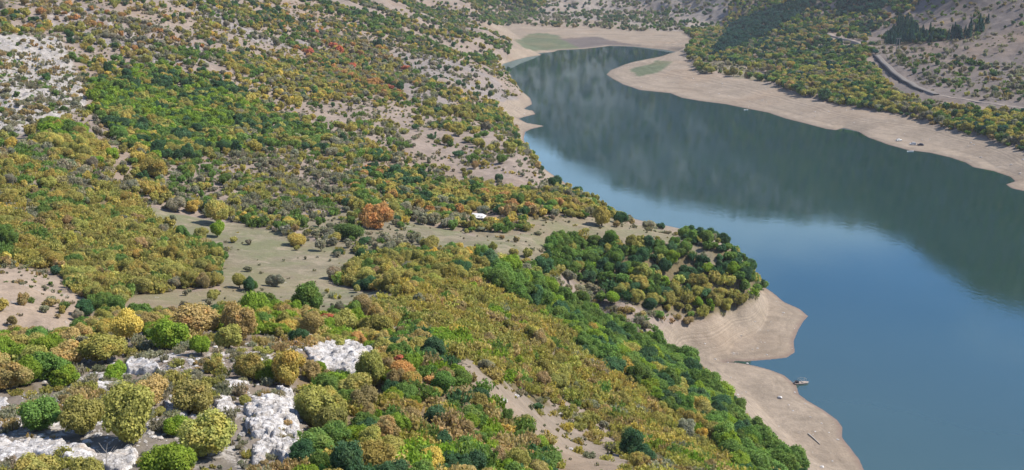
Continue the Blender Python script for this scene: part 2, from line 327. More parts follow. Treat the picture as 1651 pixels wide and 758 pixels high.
zone('pinepatch', 'in the pine patch on the right hillside', [(1420,70),(1444,42),(1472,30),(1480,52),(1540,56),(1590,38),(1598,44),(1560,64),(1500,68),(1450,74)], 900, 2000, 'litter', .93, 'TE3 DG1', (4.5,8.5))
zone('bankwood', 'in the wood along the right bank', [(1110,96),(1230,108),(1330,112),(1420,130),(1480,165),(1560,178),(1651,186),(1900,200),(1900,300),(1651,242),(1600,226),(1545,212),(1480,190),(1400,175),(1300,154),(1240,131),(1150,118)], 650, 1600, 'soil', .80, 'OL5 DG2 MG3 TE1 GO2 BR1 GR1', (4.5,7.5))
zone('rightcut', 'on the bare cutting under the hillside road', [(1405,84),(1440,96),(1510,146),(1600,160),(1700,170),(1700,184),(1600,180),(1500,170),(1440,150),(1412,118)], 800, 1600, 'rightsoil', .12, 'GR3 OL1', (3,5), .4, 0, .3)
zone('bankbare', 'on the open bank', [(1120,98),(1180,104),(1250,118),(1235,130),(1150,116)], 900, 1600, 'grass', .25, 'GR2 OL1', (4,6))
ZID = {}
def zone_ids(x, y, z, wob=1.0):
    u, v, f = project(x, y, z)
    near = np.clip(300.0 / np.maximum(np.hypot(x, y), 50), .15, 2.2)
    u = u + fbm(x, y, 14, 3, 200) * 16 * wob * near + fbm(x, y, 3.5, 2, 210) * 5 * near * wob
    v = v + fbm(x, y, 14, 3, 220) * 9 * wob * near + fbm(x, y, 3.5, 2, 230) * 3 * near * wob
    u = np.where(y > 20, u, -1e5 * np.sign(-x + .1)); v = np.where(y > 20, v, 900)
    zi = np.zeros(x.shape, int)
    for i, q in enumerate(Z):
        m = (y >= q['y0']) & (y <= q['y1'])
        if i == 0:
            continue
        m &= inpoly(u, v, q['poly'])
        zi[m] = i
    return zi

# ------------------------------------------------------------------ terrain mesh
th = np.concatenate([np.linspace(-180, -42, 50)[:-1], np.linspace(-42, -29, 80)[:-1], np.linspace(-29, 29, 1000), np.linspace(29, 42, 80)[1:], np.linspace(42, 180, 50)[1:]])
TH = np.radians(th)
lr = np.concatenate([np.linspace(math.log(3), math.log(75), 70)[:-1], np.linspace(math.log(75), math.log(2600), 1150), np.linspace(math.log(2600), math.log(9000), 120)[1:]])
RR = np.exp(lr)
gx = RR[:, None] * np.sin(TH)[None, :]
gy = RR[:, None] * np.cos(TH)[None, :]
# smooth base on a thinner grid
ci = np.unique(np.r_[np.arange(0, len(TH), 4), len(TH) - 1]); ri = np.unique(np.r_[np.arange(0, len(RR), 4), len(RR) - 1])
base_c = rbf(gx[np.ix_(ri, ci)], gy[np.ix_(ri, ci)])
def upsample(c):
    t = np.empty((len(ri), len(TH)))
    for k in range(len(ri)):
        t[k] = np.interp(TH, TH[ci], c[k])
    o = np.empty((len(RR), len(TH)))
    for k in range(len(TH)):
        o[:, k] = np.interp(lr, lr[ri], t[:, k])
    return o
base = upsample(base_c)
sd = lake_sd(gx, gy)
hyp = np.hypot(gx, gy)
zi = zone_ids(gx, gy, np.maximum(base, 0))
names = np.array([q['name'] for q in Z])
zn = names[zi]
flat = np.isin(zn, ['beach', 'mud', 'meadow', 'terrace'])
def soften(m, n=3):
    m = m.astype(float)
    for _ in range(n):
        m[1:-1, 1:-1] = (m[1:-1, 1:-1] * 2 + m[:-2, 1:-1] + m[2:, 1:-1] + m[1:-1, :-2] + m[1:-1, 2:]) / 6
    return m
rel = 1 - soften(flat, 12) * .93 + soften(np.isin(zn, ['meadow', 'terrace']), 12) * .12
rel *= sstep(3, 40, sd)
far = np.clip(hyp / 500.0, .25, 6)
rough = fbm(gx, gy, 60, 4, 1) * 2.2 * far + (ridged(gx, gy, 90, 3, 9) - .6) * 4.0 * np.clip(hyp / 600, .15, 5)
rough += fbm(gx, gy, 9, 3, 31) * .9
rockm = np.array([q['rocky'] for q in Z])[zi]
rocks = soften(rockm, 3)
rough += rocks * (ridged(gx, gy, 7.5 , 3, 77) - .5) * 2.6 * np.clip(hyp / 260, .35, 2.4)
H = np.maximum(base, 0.35 + .02 * np.clip(sd, 0, 60)) + rough * rel
H += fbm(gx, gy, 5, 3, 91) * .16
bp = np.minimum(sd * 0.16, .8 + sd * .055)                        # drawn-down shore profile
bp += (np.sin(bp * 9.0 + fbm(gx, gy, 40, 2, 33) * 2) * .022) * sstep(.3, 1, bp)
w = sstep(0, 14, sd) * (sd > 0)
Hh = bp * (1 - w) + np.maximum(H, bp * .6) * w
depth = np.maximum(sd * .22, -14)
H = np.where(sd > 0, Hh, depth)
H = np.where(sd > 0, np.maximum(H, .03), H)

def hcol(x):
    return np.interp(x, TH, np.arange(len(TH)))
def height(x, y, field=None):
    F = H if field is None else field
    x = np.asarray(x, float); y = np.asarray(y, float)
    t = np.arctan2(x, y); r = np.log(np.maximum(np.hypot(x, y), 3.01))
    c = np.clip(hcol(t), 0, len(TH) - 1.001); k = np.clip(np.interp(r, lr, np.arange(len(lr))), 0, len(lr) - 1.001)
    c0 = c.astype(int); k0 = k.astype(int); fc = c - c0; fk = k - k0
    return (F[k0, c0] * (1 - fc) + F[k0, c0 + 1] * fc) * (1 - fk) + (F[k0 + 1, c0] * (1 - fc) + F[k0 + 1, c0 + 1] * fc) * fk

def cast(u, v, ymin=60.0, ymax=4000.0):
    """where the sight line through survey point (u, v) first meets the ground"""
    dx, dy, dz = ray(u, v)
    Y = np.exp(np.linspace(math.log(ymin), math.log(ymax), 4000))
    t = Y / dy
    zr = CAM_H + dz * t
    hh = np.maximum(height(dx * t, Y), 0)
    k = np.argmax(zr <= hh)
    if zr[k] > hh[k]:
        return None
    k = max(k, 1)
    a = zr[k - 1] - hh[k - 1]; b = hh[k] - zr[k]
    f = a / (a + b + 1e-9)
    Yk = Y[k - 1] + (Y[k] - Y[k - 1]) * f
    x = dx * Yk / dy
    return x, Yk, float(height(x, Yk))

def mesh_grid(name, X, Y, Zz, wrap=False):
    nr, nc = X.shape
    me = bpy.data.meshes.new(name)
    co = np.empty((nr * nc, 3), np.float32)
    co[:, 0] = X.ravel(); co[:, 1] = Y.ravel(); co[:, 2] = Zz.ravel()
    i = np.arange(nr * nc).reshape(nr, nc)
    q = np.stack([i[:-1, :-1], i[:-1, 1:], i[1:, 1:], i[1:, :-1]], -1).reshape(-1, 4)[:, ::-1]
    return fill(me, co, q)

def fill(me, co, q, mats=None):
    q = np.ascontiguousarray(q, np.int32)
    k = q.shape[1]
    me.vertices.add(len(co)); me.vertices.foreach_set('co', np.ascontiguousarray(co, np.float32).ravel())
    me.loops.add(q.size); me.loops.foreach_set('vertex_index', q.ravel())
    me.polygons.add(len(q))
    me.polygons.foreach_set('loop_start', np.arange(0, q.size, k, dtype=np.int32))
    try:
        me.polygons.foreach_set('loop_total', np.full(len(q), k, np.int32))
    except Exception:
        pass
    if mats is not None:
        me.polygons.foreach_set('material_index', np.ascontiguousarray(mats, np.int32))
    me.update(calc_edges=True)
    return me

def link(name, me, mat=None, parent=None, smooth=False, label=None, cat=None, group=None, kind=None):
    o = bpy.data.objects.new(name, me)
    COL.objects.link(o)
    if mat is not None and me is not None and len(me.materials) == 0:
        for m in (mat if isinstance(mat, (list, tuple)) else [mat]):
            me.materials.append(m)
    if parent is not None:
        o.parent = parent
    if smooth:
        me.polygons.foreach_set('use_smooth', np.ones(len(me.polygons), bool))
    if label: o['label'] = label
    if cat: o['category'] = cat
    if group: o['group'] = group
    if kind: o['kind'] = kind
    return o

# ------------------------------------------------------------------ materials
def mat_new(name):
    m = bpy.data.materials.new(name)
    m.use_nodes = True
    nt = m.node_tree
    b = nt.nodes['Principled BSDF']
    b.inputs['Roughness'].default_value = .85
    b.inputs['Specular IOR Level'].default_value = .2
    return m, nt, b
def nd(nt, t, **kw):
    n = nt.nodes.new(t)
    for k, v in kw.items():
        setattr(n, k, v)
    return n
def noise(nt, scale, detail=4, vec=None, rough=.55, dist=0):
    n = nd(nt, 'ShaderNodeTexNoise')
    n.inputs['Scale'].default_value = scale; n.inputs['Detail'].default_value = detail
    n.inputs['Roughness'].default_value = rough; n.inputs['Distortion'].default_value = dist
    if vec is not None: nt.links.new(vec, n.inputs['Vector'])
    return n.outputs['Fac']
def mrange(nt, val, a, b, c, d):
    n = nd(nt, 'ShaderNodeMapRange')
    nt.links.new(val, n.inputs[0])
    for i, x in enumerate((a, b, c, d)): n.inputs[i + 1].default_value = x
    return n.outputs[0]
def math_(nt, op, a, b=None):
    n = nd(nt, 'ShaderNodeMath', operation=op)
    for i, x in enumerate((a, b)):
        if x is None: continue
        if isinstance(x, (int, float)): n.inputs[i].default_value = x
        else: nt.links.new(x, n.inputs[i])
    return n.outputs[0]
def mix(nt, fac, a, b, bt='MIX'):
    n = nd(nt, 'ShaderNodeMix', data_type='RGBA', blend_type=bt)
    for s, x in ((n.inputs[0], fac), (n.inputs[6], a), (n.inputs[7], b)):
        if isinstance(x, (int, float)): s.default_value = x
        elif isinstance(x, tuple): s.default_value = (*x, 1)
        else: nt.links.new(x, s)
    return n.outputs[2]
def bump(nt, b, h, strength=.5, dist=.2):
    n = nd(nt, 'ShaderNodeBump')
    n.inputs['Strength'].default_value = strength; n.inputs['Distance'].default_value = dist
    nt.links.new(h, n.inputs['Height']); nt.links.new(n.outputs[0], b.inputs['Normal'])
def simple(name, col, rough=.7, metal=0, var=.15, scale=3.0):
    m, nt, b = mat_new(name)
    tc = nd(nt, 'ShaderNodeTexCoord')
    f = noise(nt, scale, 4, tc.outputs['Object'])
    k = mrange(nt, f, .3, .7, 1 - var, 1 + var)
    c = mix(nt, 1.0, col, k, 'MULTIPLY')
    nt.links.new(c, b.inputs['Base Color'])
    b.inputs['Roughness'].default_value = rough; b.inputs['Metallic'].default_value = metal
    return m

# ground
gm, nt, b = mat_new('ground')
ga = nd(nt, 'ShaderNodeAttribute', attribute_name='ground')
ma = nd(nt, 'ShaderNodeAttribute', attribute_name='masks')       # R beach, G rocky, B grassy
sepm = nd(nt, 'ShaderNodeSeparateColor'); nt.links.new(ma.outputs['Color'], sepm.inputs[0])
geo = nd(nt, 'ShaderNodeNewGeometry')
P = geo.outputs['Position']
sepp = nd(nt, 'ShaderNodeSeparateXYZ'); nt.links.new(P, sepp.inputs[0])
n1 = noise(nt, .03, 5, P, .6); n2 = noise(nt, .25, 5, P, .65); n3 = noise(nt, 1.6, 4, P, .6)
c = mix(nt, 1.0, ga.outputs['Color'], mrange(nt, n1, .3, .7, .84, 1.16), 'MULTIPLY')
c = mix(nt, 1.0, c, mrange(nt, n2, .3, .7, .82, 1.15), 'MULTIPLY')
c = mix(nt, 1.0, c, mrange(nt, n3, .25, .75, .84, 1.14), 'MULTIPLY')
# dry grey tussocks on open soil
tus = mrange(nt, noise(nt, .7, 5, P, .7), .56, .64, 0, .55)
tus = math_(nt, 'MULTIPLY', tus, math_(nt, 'SUBTRACT', 1.0, sepm.outputs[0]))
c = mix(nt, tus, c, (.135, .120, .085))
gr_ = math_(nt, 'MULTIPLY', sepm.outputs[2], mrange(nt, noise(nt, .05, 5, P, .65), .42, .60, 0, .75))
c = mix(nt, gr_, c, (.135, .145, .075))
gr2 = math_(nt, 'MULTIPLY', sepm.outputs[2], mrange(nt, noise(nt, .11, 5, P, .7, 1.0), .52, .66, 0, .7))
c = mix(nt, gr2, c, (.27, .225, .165))
# rust and green stains
c = mix(nt, mrange(nt, noise(nt, .012, 4, P), .5, .72, 0, .35), c, (.235, .16, .10))
# white limestone breaking through rocky ground
vo = nd(nt, 'ShaderNodeTexVoronoi', feature='DISTANCE_TO_EDGE'); vo.inputs['Scale'].default_value = .55
mp = nd(nt, 'ShaderNodeVectorMath', operation='MULTIPLY_ADD')
nzv = nd(nt, 'ShaderNodeTexNoise'); nzv.inputs['Scale'].default_value = .8; nt.links.new(P, nzv.inputs['Vector'])
nt.links.new(nzv.outputs['Color'], mp.inputs[0]); mp.inputs[1].default_value = (1.6, 1.6, 1.6); nt.links.new(P, mp.inputs[2])
nt.links.new(mp.outputs[0], vo.inputs['Vector'])
big = noise(nt, .14, 5, P, .65)
rk = math_(nt, 'ADD', big, math_(nt, 'MULTIPLY', sepm.outputs[1], .33))
rk = mrange(nt, rk, .66, .74, 0, 1)
rk = math_(nt, 'MULTIPLY', rk, mrange(nt, vo.outputs['Distance'], .02, .12, .15, 1))
rcol = mix(nt, mrange(nt, n2, .35, .65, 0, 1), (.27, .25, .23), (.38, .36, .34))
c = mix(nt, rk, c, rcol)
# strand lines of falling water on the beach: true bands of lighter and darker silt at levels
wv = nd(nt, 'ShaderNodeTexNoise', noise_dimensions='1D'); wv.inputs['Scale'].default_value = 2.6; wv.inputs['Detail'].default_value = 5
zz = math_(nt, 'ADD', sepp.outputs[2], math_(nt, 'MULTIPLY', n1, 1.5))
nt.links.new(zz, wv.inputs['W'])
bf = math_(nt, 'MULTIPLY', sepm.outputs[0], 1.0)
bandc = mix(nt, 1.0, c, mrange(nt, wv.outputs['Fac'], .34, .66, .88, 1.11), 'MULTIPLY')
c = mix(nt, bf, c, bandc)
# wet dark rim at the water's edge
wet = mrange(nt, sepp.outputs[2], .02, .34, .75, 0)
c = mix(nt, wet, c, (.14, .10, .085))
nt.links.new(c, b.inputs['Base Color'])
b.inputs['Roughness'].default_value = .95
b.inputs['Specular IOR Level'].default_value = .1
hb = math_(nt, 'ADD', math_(nt, 'MULTIPLY', n2, 1.0), math_(nt, 'MULTIPLY', n3, .4))
hb = math_(nt, 'ADD', hb, math_(nt, 'MULTIPLY', rk, .8))
bump(nt, b, hb, .55, .7)

me = mesh_grid('terrain', gx, gy, H)
gcol = np.array([G[q['ground']] for q in Z])[zi]
for k in range(3):
    gcol[..., k] = soften(gcol[..., k], 2)
beachm = soften(np.isin(zn, ['beach', 'mud']), 3)
# unzoned ground close to the water is drawn-down shore too
nb = (zi == 0) & (sd < 30) & (hyp < 2600)
for k in range(3):
    gcol[..., k] = np.where(nb, G['beach'][k], gcol[..., k])
nearsh = sstep(9, 2, sd) * (sd > -30)
for k in range(3):
    gcol[..., k] = gcol[..., k] * (1 - nearsh) + G['beach'][k] * nearsh
beachm = np.maximum(beachm, nearsh)
ca = me.color_attributes.new('ground', 'FLOAT_COLOR', 'POINT')
arr = np.ones((gx.size, 4), np.float32); arr[:, :3] = gcol.reshape(-1, 3)
ca.data.foreach_set('color', arr.ravel())
ca = me.color_attributes.new('masks', 'FLOAT_COLOR', 'POINT')
arr = np.ones((gx.size, 4), np.float32)
arr[:, 0] = beachm.ravel(); arr[:, 1] = rocks.ravel(); arr[:, 2] = soften(np.isin(zn, ['meadow', 'terrace'])).ravel()
ca.data.foreach_set('color', arr.ravel())
link('terrain', me, gm, smooth=True, kind='structure')

# water
wm, nt, b = mat_new('lake_water')
geo = nd(nt, 'ShaderNodeNewGeometry')
P = geo.outputs['Position']
body = mix(nt, mrange(nt, noise(nt, .006, 4, P), .35, .65, 0, 1), (.013, .034, .030), (.016, .040, .034))
sx = nd(nt, 'ShaderNodeSeparateXYZ'); nt.links.new(P, sx.inputs[0])
silt = mrange(nt, math_(nt, 'ADD', sx.outputs[1], math_(nt, 'MULTIPLY', noise(nt, .008, 4, P), 160)), 300, 520, 1, 0)
body = mix(nt, silt, body, (.048, .082, .074))
nt.links.new(body, b.inputs['Base Color'])
b.inputs['IOR'].default_value = 1.62
water_b = b
b.inputs['Specular IOR Level'].default_value = .5
rgh = mrange(nt, noise(nt, .012, 4, P, .6, .5), .42, .62, .02, .07)
nt.links.new(rgh, b.inputs['Roughness'])
mpn = nd(nt, 'ShaderNodeMapping'); nt.links.new(P, mpn.inputs[0]); mpn.inputs['Scale'].default_value = (1.0, .55, 1.0)
wv1 = noise(nt, .45, 4, mpn.outputs[0], .6); wv2 = noise(nt, .06, 3, mpn.outputs[0], .5)
hh = math_(nt, 'ADD', wv1, math_(nt, 'MULTIPLY', wv2, 1.2))
bump(nt, b, hh, .20, .08)
df = nd(nt, 'ShaderNodeBsdfDiffuse'); gl = nd(nt, 'ShaderNodeBsdfGlossy'); fr = nd(nt, 'ShaderNodeFresnel'); mw = nd(nt, 'ShaderNodeMixShader')
fr.inputs['IOR'].default_value = 1.6; gl.inputs['Color'].default_value = (.58, .83, 1.0, 1)
nt.links.new(body, df.inputs[0]); nt.links.new(rgh, gl.inputs['Roughness'])
nm = b.inputs['Normal'].links[0].from_socket
for q_ in (gl, fr): nt.links.new(nm, q_.inputs['Normal'])
nt.links.new(fr.outputs[0], mw.inputs[0]); nt.links.new(df.outputs[0], mw.inputs[1]); nt.links.new(gl.outputs[0], mw.inputs[2])
nt.links.new(mw.outputs[0], nt.nodes['Material Output'].inputs['Surface'])
wx = [-3500, 4500]; wy = [-1500, 5000]
me = bpy.data.meshes.new('lake')
fill(me, np.array([(wx[0], wy[0], 0), (wx[1], wy[0], 0), (wx[1], wy[1], 0), (wx[0], wy[1], 0)]), np.array([[0, 1, 2, 3]]))
link('lake_water', me, wm, kind='structure')

# ------------------------------------------------------------------ foliage
fm, nt, b = mat_new('foliage')
oi = nd(nt, 'ShaderNodeObjectInfo')
at = nd(nt, 'ShaderNodeAttribute', attribute_type='INSTANCER', attribute_name='tint')
lv = nd(nt, 'ShaderNodeAttribute', attribute_name='leafvar')
tint = mix(nt, 1.0, at.outputs['Color'], oi.outputs['Color'], 'ADD')
tc = nd(nt, 'ShaderNodeTexCoord')
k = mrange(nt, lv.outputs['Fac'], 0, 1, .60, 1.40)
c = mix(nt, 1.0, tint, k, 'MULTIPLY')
# turning leaves: patches of tan through the crown, more on some trees than others
pn = noise(nt, 3.2, 3, tc.outputs['Object'], .5)
amt = mrange(nt, oi.outputs['Random'], 0, 1, -.08, .12)
pf = mrange(nt, math_(nt, 'ADD', pn, amt), .56, .68, 0, .55)
turned = mix(nt, 1.0, c, (1.4, 1.08, 1.0), 'MULTIPLY')
c = mix(nt, pf, c, turned)
dif = nd(nt, 'ShaderNodeBsdfDiffuse'); tr = nd(nt, 'ShaderNodeBsdfTranslucent'); ms = nd(nt, 'ShaderNodeMixShader')
nt.links.new(c, dif.inputs[0]); nt.links.new(mix(nt, 1.0, c, (1.0, 1.05, .6), 'MULTIPLY'), tr.inputs[0])
ms.inputs[0].default_value = .45
nt.links.new(dif.outputs[0], ms.inputs[1]); nt.links.new(tr.outputs[0], ms.inputs[2])
nt.links.new(ms.outputs[0], nt.nodes['Material Output'].inputs['Surface'])
bark = simple('bark', (.13, .105, .085), .95, 0, .3, 8)

def quads(cen, nrm, size, r, aspect=1.0, up=None):
    """a quad per centre, facing nrm (n x 3)"""
    n = len(cen)
    nrm = nrm / (np.linalg.norm(nrm, axis=1, keepdims=True) + 1e-9)
    a = r.normal(size=(n, 3)) if up is None else up
    t = np.cross(nrm, a); t /= (np.linalg.norm(t, axis=1, keepdims=True) + 1e-9)
    w = np.cross(nrm, t)
    s = size[:, None]
    v = np.stack([cen - t * s * .5 - w * s * .5 * aspect, cen + t * s * .5 - w * s * .35 * aspect, cen + t * s * .4 + w * s * .5 * aspect, cen - t * s * .5 + w * s * .4 * aspect], 1)
    return v.reshape(-1, 3)

def tube(pts, rad, sides=5):
    pts = np.array(pts, float); vs = []; fs = []
    for i, p in enumerate(pts):
        d = pts[min(i + 1, len(pts) - 1)] - pts[max(i - 1, 0)]
        d /= np.linalg.norm(d) + 1e-9
        a = np.cross(d, (0.3, 1, .1)); a /= np.linalg.norm(a); bq = np.cross(d, a)
        for k in range(sides):
            t = 2 * math.pi * k / sides
            vs.append(p + (a * math.cos(t) + bq * math.sin(t)) * rad[i])
    for i in range(len(pts) - 1):
        for k in range(sides):
            k2 = (k + 1) % sides
            fs.append((i * sides + k, i * sides + k2, (i + 1) * sides + k2, (i + 1) * sides + k))
    return np.array(vs), np.array(fs)

def leaf_mesh(name, V, lvar, trunk=None):
    nq = len(V) // 4
    q = np.arange(nq * 4).reshape(-1, 4)
    co = V; mats = np.zeros(nq, int); lva = np.repeat(lvar, 4)
    if trunk is not None:
        tv, tf = trunk
        q = np.vstack([q, tf + len(co)]); co = np.vstack([co, tv])
        mats = np.r_[mats, np.ones(len(tf), int)]; lva = np.r_[lva, np.full(len(tv), .5)]
    me = bpy.data.meshes.new(name)
    fill(me, co, q, mats)
    me.materials.append(fm)
    if trunk is not None: me.materials.append(bark)
    a = me.attributes.new('leafvar', 'FLOAT', 'POINT')
    a.data.foreach_set('value', lva.astype(np.float32))
    return me

def trunk_geo(r, h=.45, rad=.035, limbs=4):
    V = []; F = []; n = 0
    def add(p, rr):
        nonlocal n
        v, f = tube(p, rr); V.append(v); F.append(f + n); n += len(v)
    lean = r.normal(size=2) * .04
    add([(0, 0, -.12), (lean[0] * .3, lean[1] * .3, h * .4), (lean[0], lean[1], h), (lean[0] * 1.5, lean[1] * 1.5, h * 1.5)], [rad * 1.4, rad, rad * .75, rad * .3])
    for i in range(limbs):
        t = 2 * math.pi * (i + r.random() * .5) / limbs
        z0 = h * (.5 + .4 * r.random())
        e = .22 + .12 * r.random()
        add([(lean[0] * .8, lean[1] * .8, z0), (math.cos(t) * e * .5, math.sin(t) * e * .5, z0 + .13), (math.cos(t) * e, math.sin(t) * e, z0 + .3)], [rad * .55, rad * .35, rad * .12])
    return np.vstack(V), np.vstack(F)

def leafy(seed, nl, nleaf, ls, flat=.8, spread=.30):
    """broadleaf crown about 1 wide; lumps of leaf sprays with gaps between them"""
    r = np.random.default_rng(seed)
    C = []; Rr = []
    zc = .46
    for i in range(nl):
        for _ in range(30):
            d = r.normal(size=3); d /= np.linalg.norm(d); d[2] = d[2] * .9 + .12
            rad = .09 + .13 * r.random() + (.03 if nl < 12 else 0)
            c = d * np.array([spread * (1.25 if seed % 2 else .95), spread * (.8 if seed % 2 else 1.1), spread * flat]) * (.75 + .5 * r.random()) + np.array([0, 0, zc])
            if all(np.linalg.norm(c - q) > .11 for q in C): break
        C.append(c); Rr.append(rad)
    C.append(np.array([0, 0, zc])); Rr.append(.24)
    C = np.array(C); Rr = np.array(Rr)
    wgt = Rr ** 2; wgt /= wgt.sum()
    k = r.choice(len(C), nleaf * 2, p=wgt)
    d = r.normal(size=(len(k), 3)); d /= np.linalg.norm(d, axis=1, keepdims=True)
    p = C[k] + d * Rr[k][:, None] * (.80 + .42 * r.random(len(k)) ** 2)[:, None]
    keep = np.ones(len(p), bool)
    for j in range(len(C)):
        ins = np.linalg.norm(p - C[j], axis=1) < Rr[j] * .78
        keep &= ~(ins & (k != j))
    keep &= p[:, 2] > .10
    p, d = p[keep][:nleaf], d[keep][:nleaf]
    nrm = d + r.normal(size=d.shape) * .55 + np.array([0, 0, .25])
    V = quads(p, nrm, ls * (.6 + .8 * r.random(len(p))), r)
    lva = np.clip(r.normal(.5, .22, len(p)), 0, 1)
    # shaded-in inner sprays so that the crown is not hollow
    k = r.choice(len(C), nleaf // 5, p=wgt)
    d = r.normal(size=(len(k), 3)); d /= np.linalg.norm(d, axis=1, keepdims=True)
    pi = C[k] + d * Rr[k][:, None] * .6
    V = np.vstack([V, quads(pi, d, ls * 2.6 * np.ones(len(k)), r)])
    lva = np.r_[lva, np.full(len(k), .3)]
    return V, lva, r

def brushy(seed, nleaf, ls, h=.62):
    """clump of upright shoots, wider than tall"""
    r = np.random.default_rng(seed)
    ns = max(9, nleaf // 16)
    a = r.random(ns) * 2 * math.pi; rd = np.sqrt(r.random(ns)) * .40
    bx = np.stack([np.cos(a) * rd, np.sin(a) * rd, np.zeros(ns)], 1)
    hh = h * (1 - (rd / .52) ** 2 * .55) * (.65 + .5 * r.random(ns))
    lean = np.stack([np.cos(a) * rd * .5, np.sin(a) * rd * .5], 1) + r.normal(size=(ns, 2)) * .06
    k = r.integers(0, ns, nleaf); t = .18 + .86 * r.random(nleaf) ** .8
    p = bx[k] + np.stack([lean[k, 0] * t, lean[k, 1] * t, hh[k] * t], 1) + r.normal(size=(nleaf, 3)) * np.array([.035, .035, .02])
    nrm = r.normal(size=(nleaf, 3)) * np.array([1, 1, .7]) + np.array([0, 0, .3])
    up = np.cross(nrm, np.array([0, 0, 1.0]) + r.normal(size=(nleaf, 3)) * .35)
    V = quads(p, nrm, ls * (.6 + .8 * r.random(nleaf)), r, 1.9, np.cross(nrm, up))
    sv = r.normal(.5, .2, ns)
    return V, np.clip(sv[k] + r.normal(0, .12, nleaf), 0, 1), r

def conifer(seed, nleaf, ls):
    r = np.random.default_rng(seed)
    t = r.random(nleaf) ** .7; a = r.random(nleaf) * 2 * math.pi
    lay = np.abs(((t * 9) % 1) - .5) * 2
    rad = (1 - t) * .33 * (.65 + .45 * lay) * (.8 + .3 * r.random(nleaf)) + .015
    z = .10 + t * 1.15
    p = np.stack([np.cos(a) * rad, np.sin(a) * rad, z - rad * .25], 1)
    nrm = np.stack([np.cos(a), np.sin(a), np.full(nleaf, .9)], 1) + r.normal(size=(nleaf, 3)) * .4
    return quads(p, nrm, ls * (.6 + .7 * r.random(nleaf)), r), np.clip(r.normal(.5, .2, nleaf), 0, 1), r

PK = {}      # kind -> list of (crown mesh, trunk mesh, merged mesh)
def add_proto(kind, gen, trunk=True, **tk):
    V, lva, r = gen
    i = len(PK.setdefault(kind, []))
    tg = trunk_geo(r, **tk)
    tm = bpy.data.meshes.new('trunk'); fill(tm, tg[0], tg[1]); tm.materials.append(bark)
    PK[kind].append((leaf_mesh('crown', V, lva), tm, leaf_mesh(kind, V, lva, tg)))
for i in range(7): add_proto('near', leafy(100 + i, 16 + i % 4 * 2, 7500, .033, .72 + .07 * (i % 4), .27 + .015 * (i % 3)), h=.42)
for i in range(6): add_proto('mid', leafy(200 + i, 10 + i % 3, 800, .085, .75 + .08 * (i % 3), .27), h=.42)
for i in range(5): add_proto('far', leafy(300 + i, 7, 170, .17, .75, .25), h=.4)
for i in range(6): add_proto('brush', brushy(400 + i, 900, .052, .55 + .06 * (i % 3)), rad=.012, h=.2, limbs=6)
for i in range(4): add_proto('farbrush', brushy(500 + i, 150, .13), rad=.012, h=.2, limbs=3)
for i in range(3): add_proto('conifer', conifer(600 + i, 420, .11), rad=.02, h=.6, limbs=0)
ORDER = ['near', 'mid', 'far', 'brush', 'farbrush', 'conifer']
protos = bpy.data.collections.new('plant_kinds')
PIDX = {}
n = 0
for kd in ORDER:
    for j, (cm, tm, mm) in enumerate(PK[kd]):
        o = bpy.data.objects.new('plant_%02d' % n, mm); o.color = (0, 0, 0, 1)
        protos.objects.link(o); PIDX[(kd, j)] = n; n += 1

# ---- scatter
plants = []     # arrays of x, y, z, size, tint name index, brush flag, seed, forced, zone
TN = list(T)
def pick_pal(pals, zi_, x, y, r):
    """tint index for each point, clustered a little"""
    base_u = r.random(len(x))
    cl = np.clip(.5 + fbm(x, y, 22, 3, 300) * 1.25, 0, .999)
    cl2 = np.clip(.5 + fbm(x, y, 70, 3, 340) * 1.6 + fbm(x, y, 12, 2, 345) * .5, 0, .999)
    q_ = r.random(len(x))
    uu = np.where(q_ < .35, cl, np.where(q_ < .72, cl2, base_u))
    out = np.zeros(len(x), int)
    for i in np.unique(zi_):
        toks = Z[i]['pal'].split()
        w_ = np.array([float(t[2:]) for t in toks]); w_ = np.cumsum(w_ / w_.sum())
        m = zi_ == i
        k = np.minimum(np.searchsorted(w_, uu[m]), len(toks) - 1)
        out[m] = np.array([TN.index(t[:2]) for t in toks])[k]
    return out

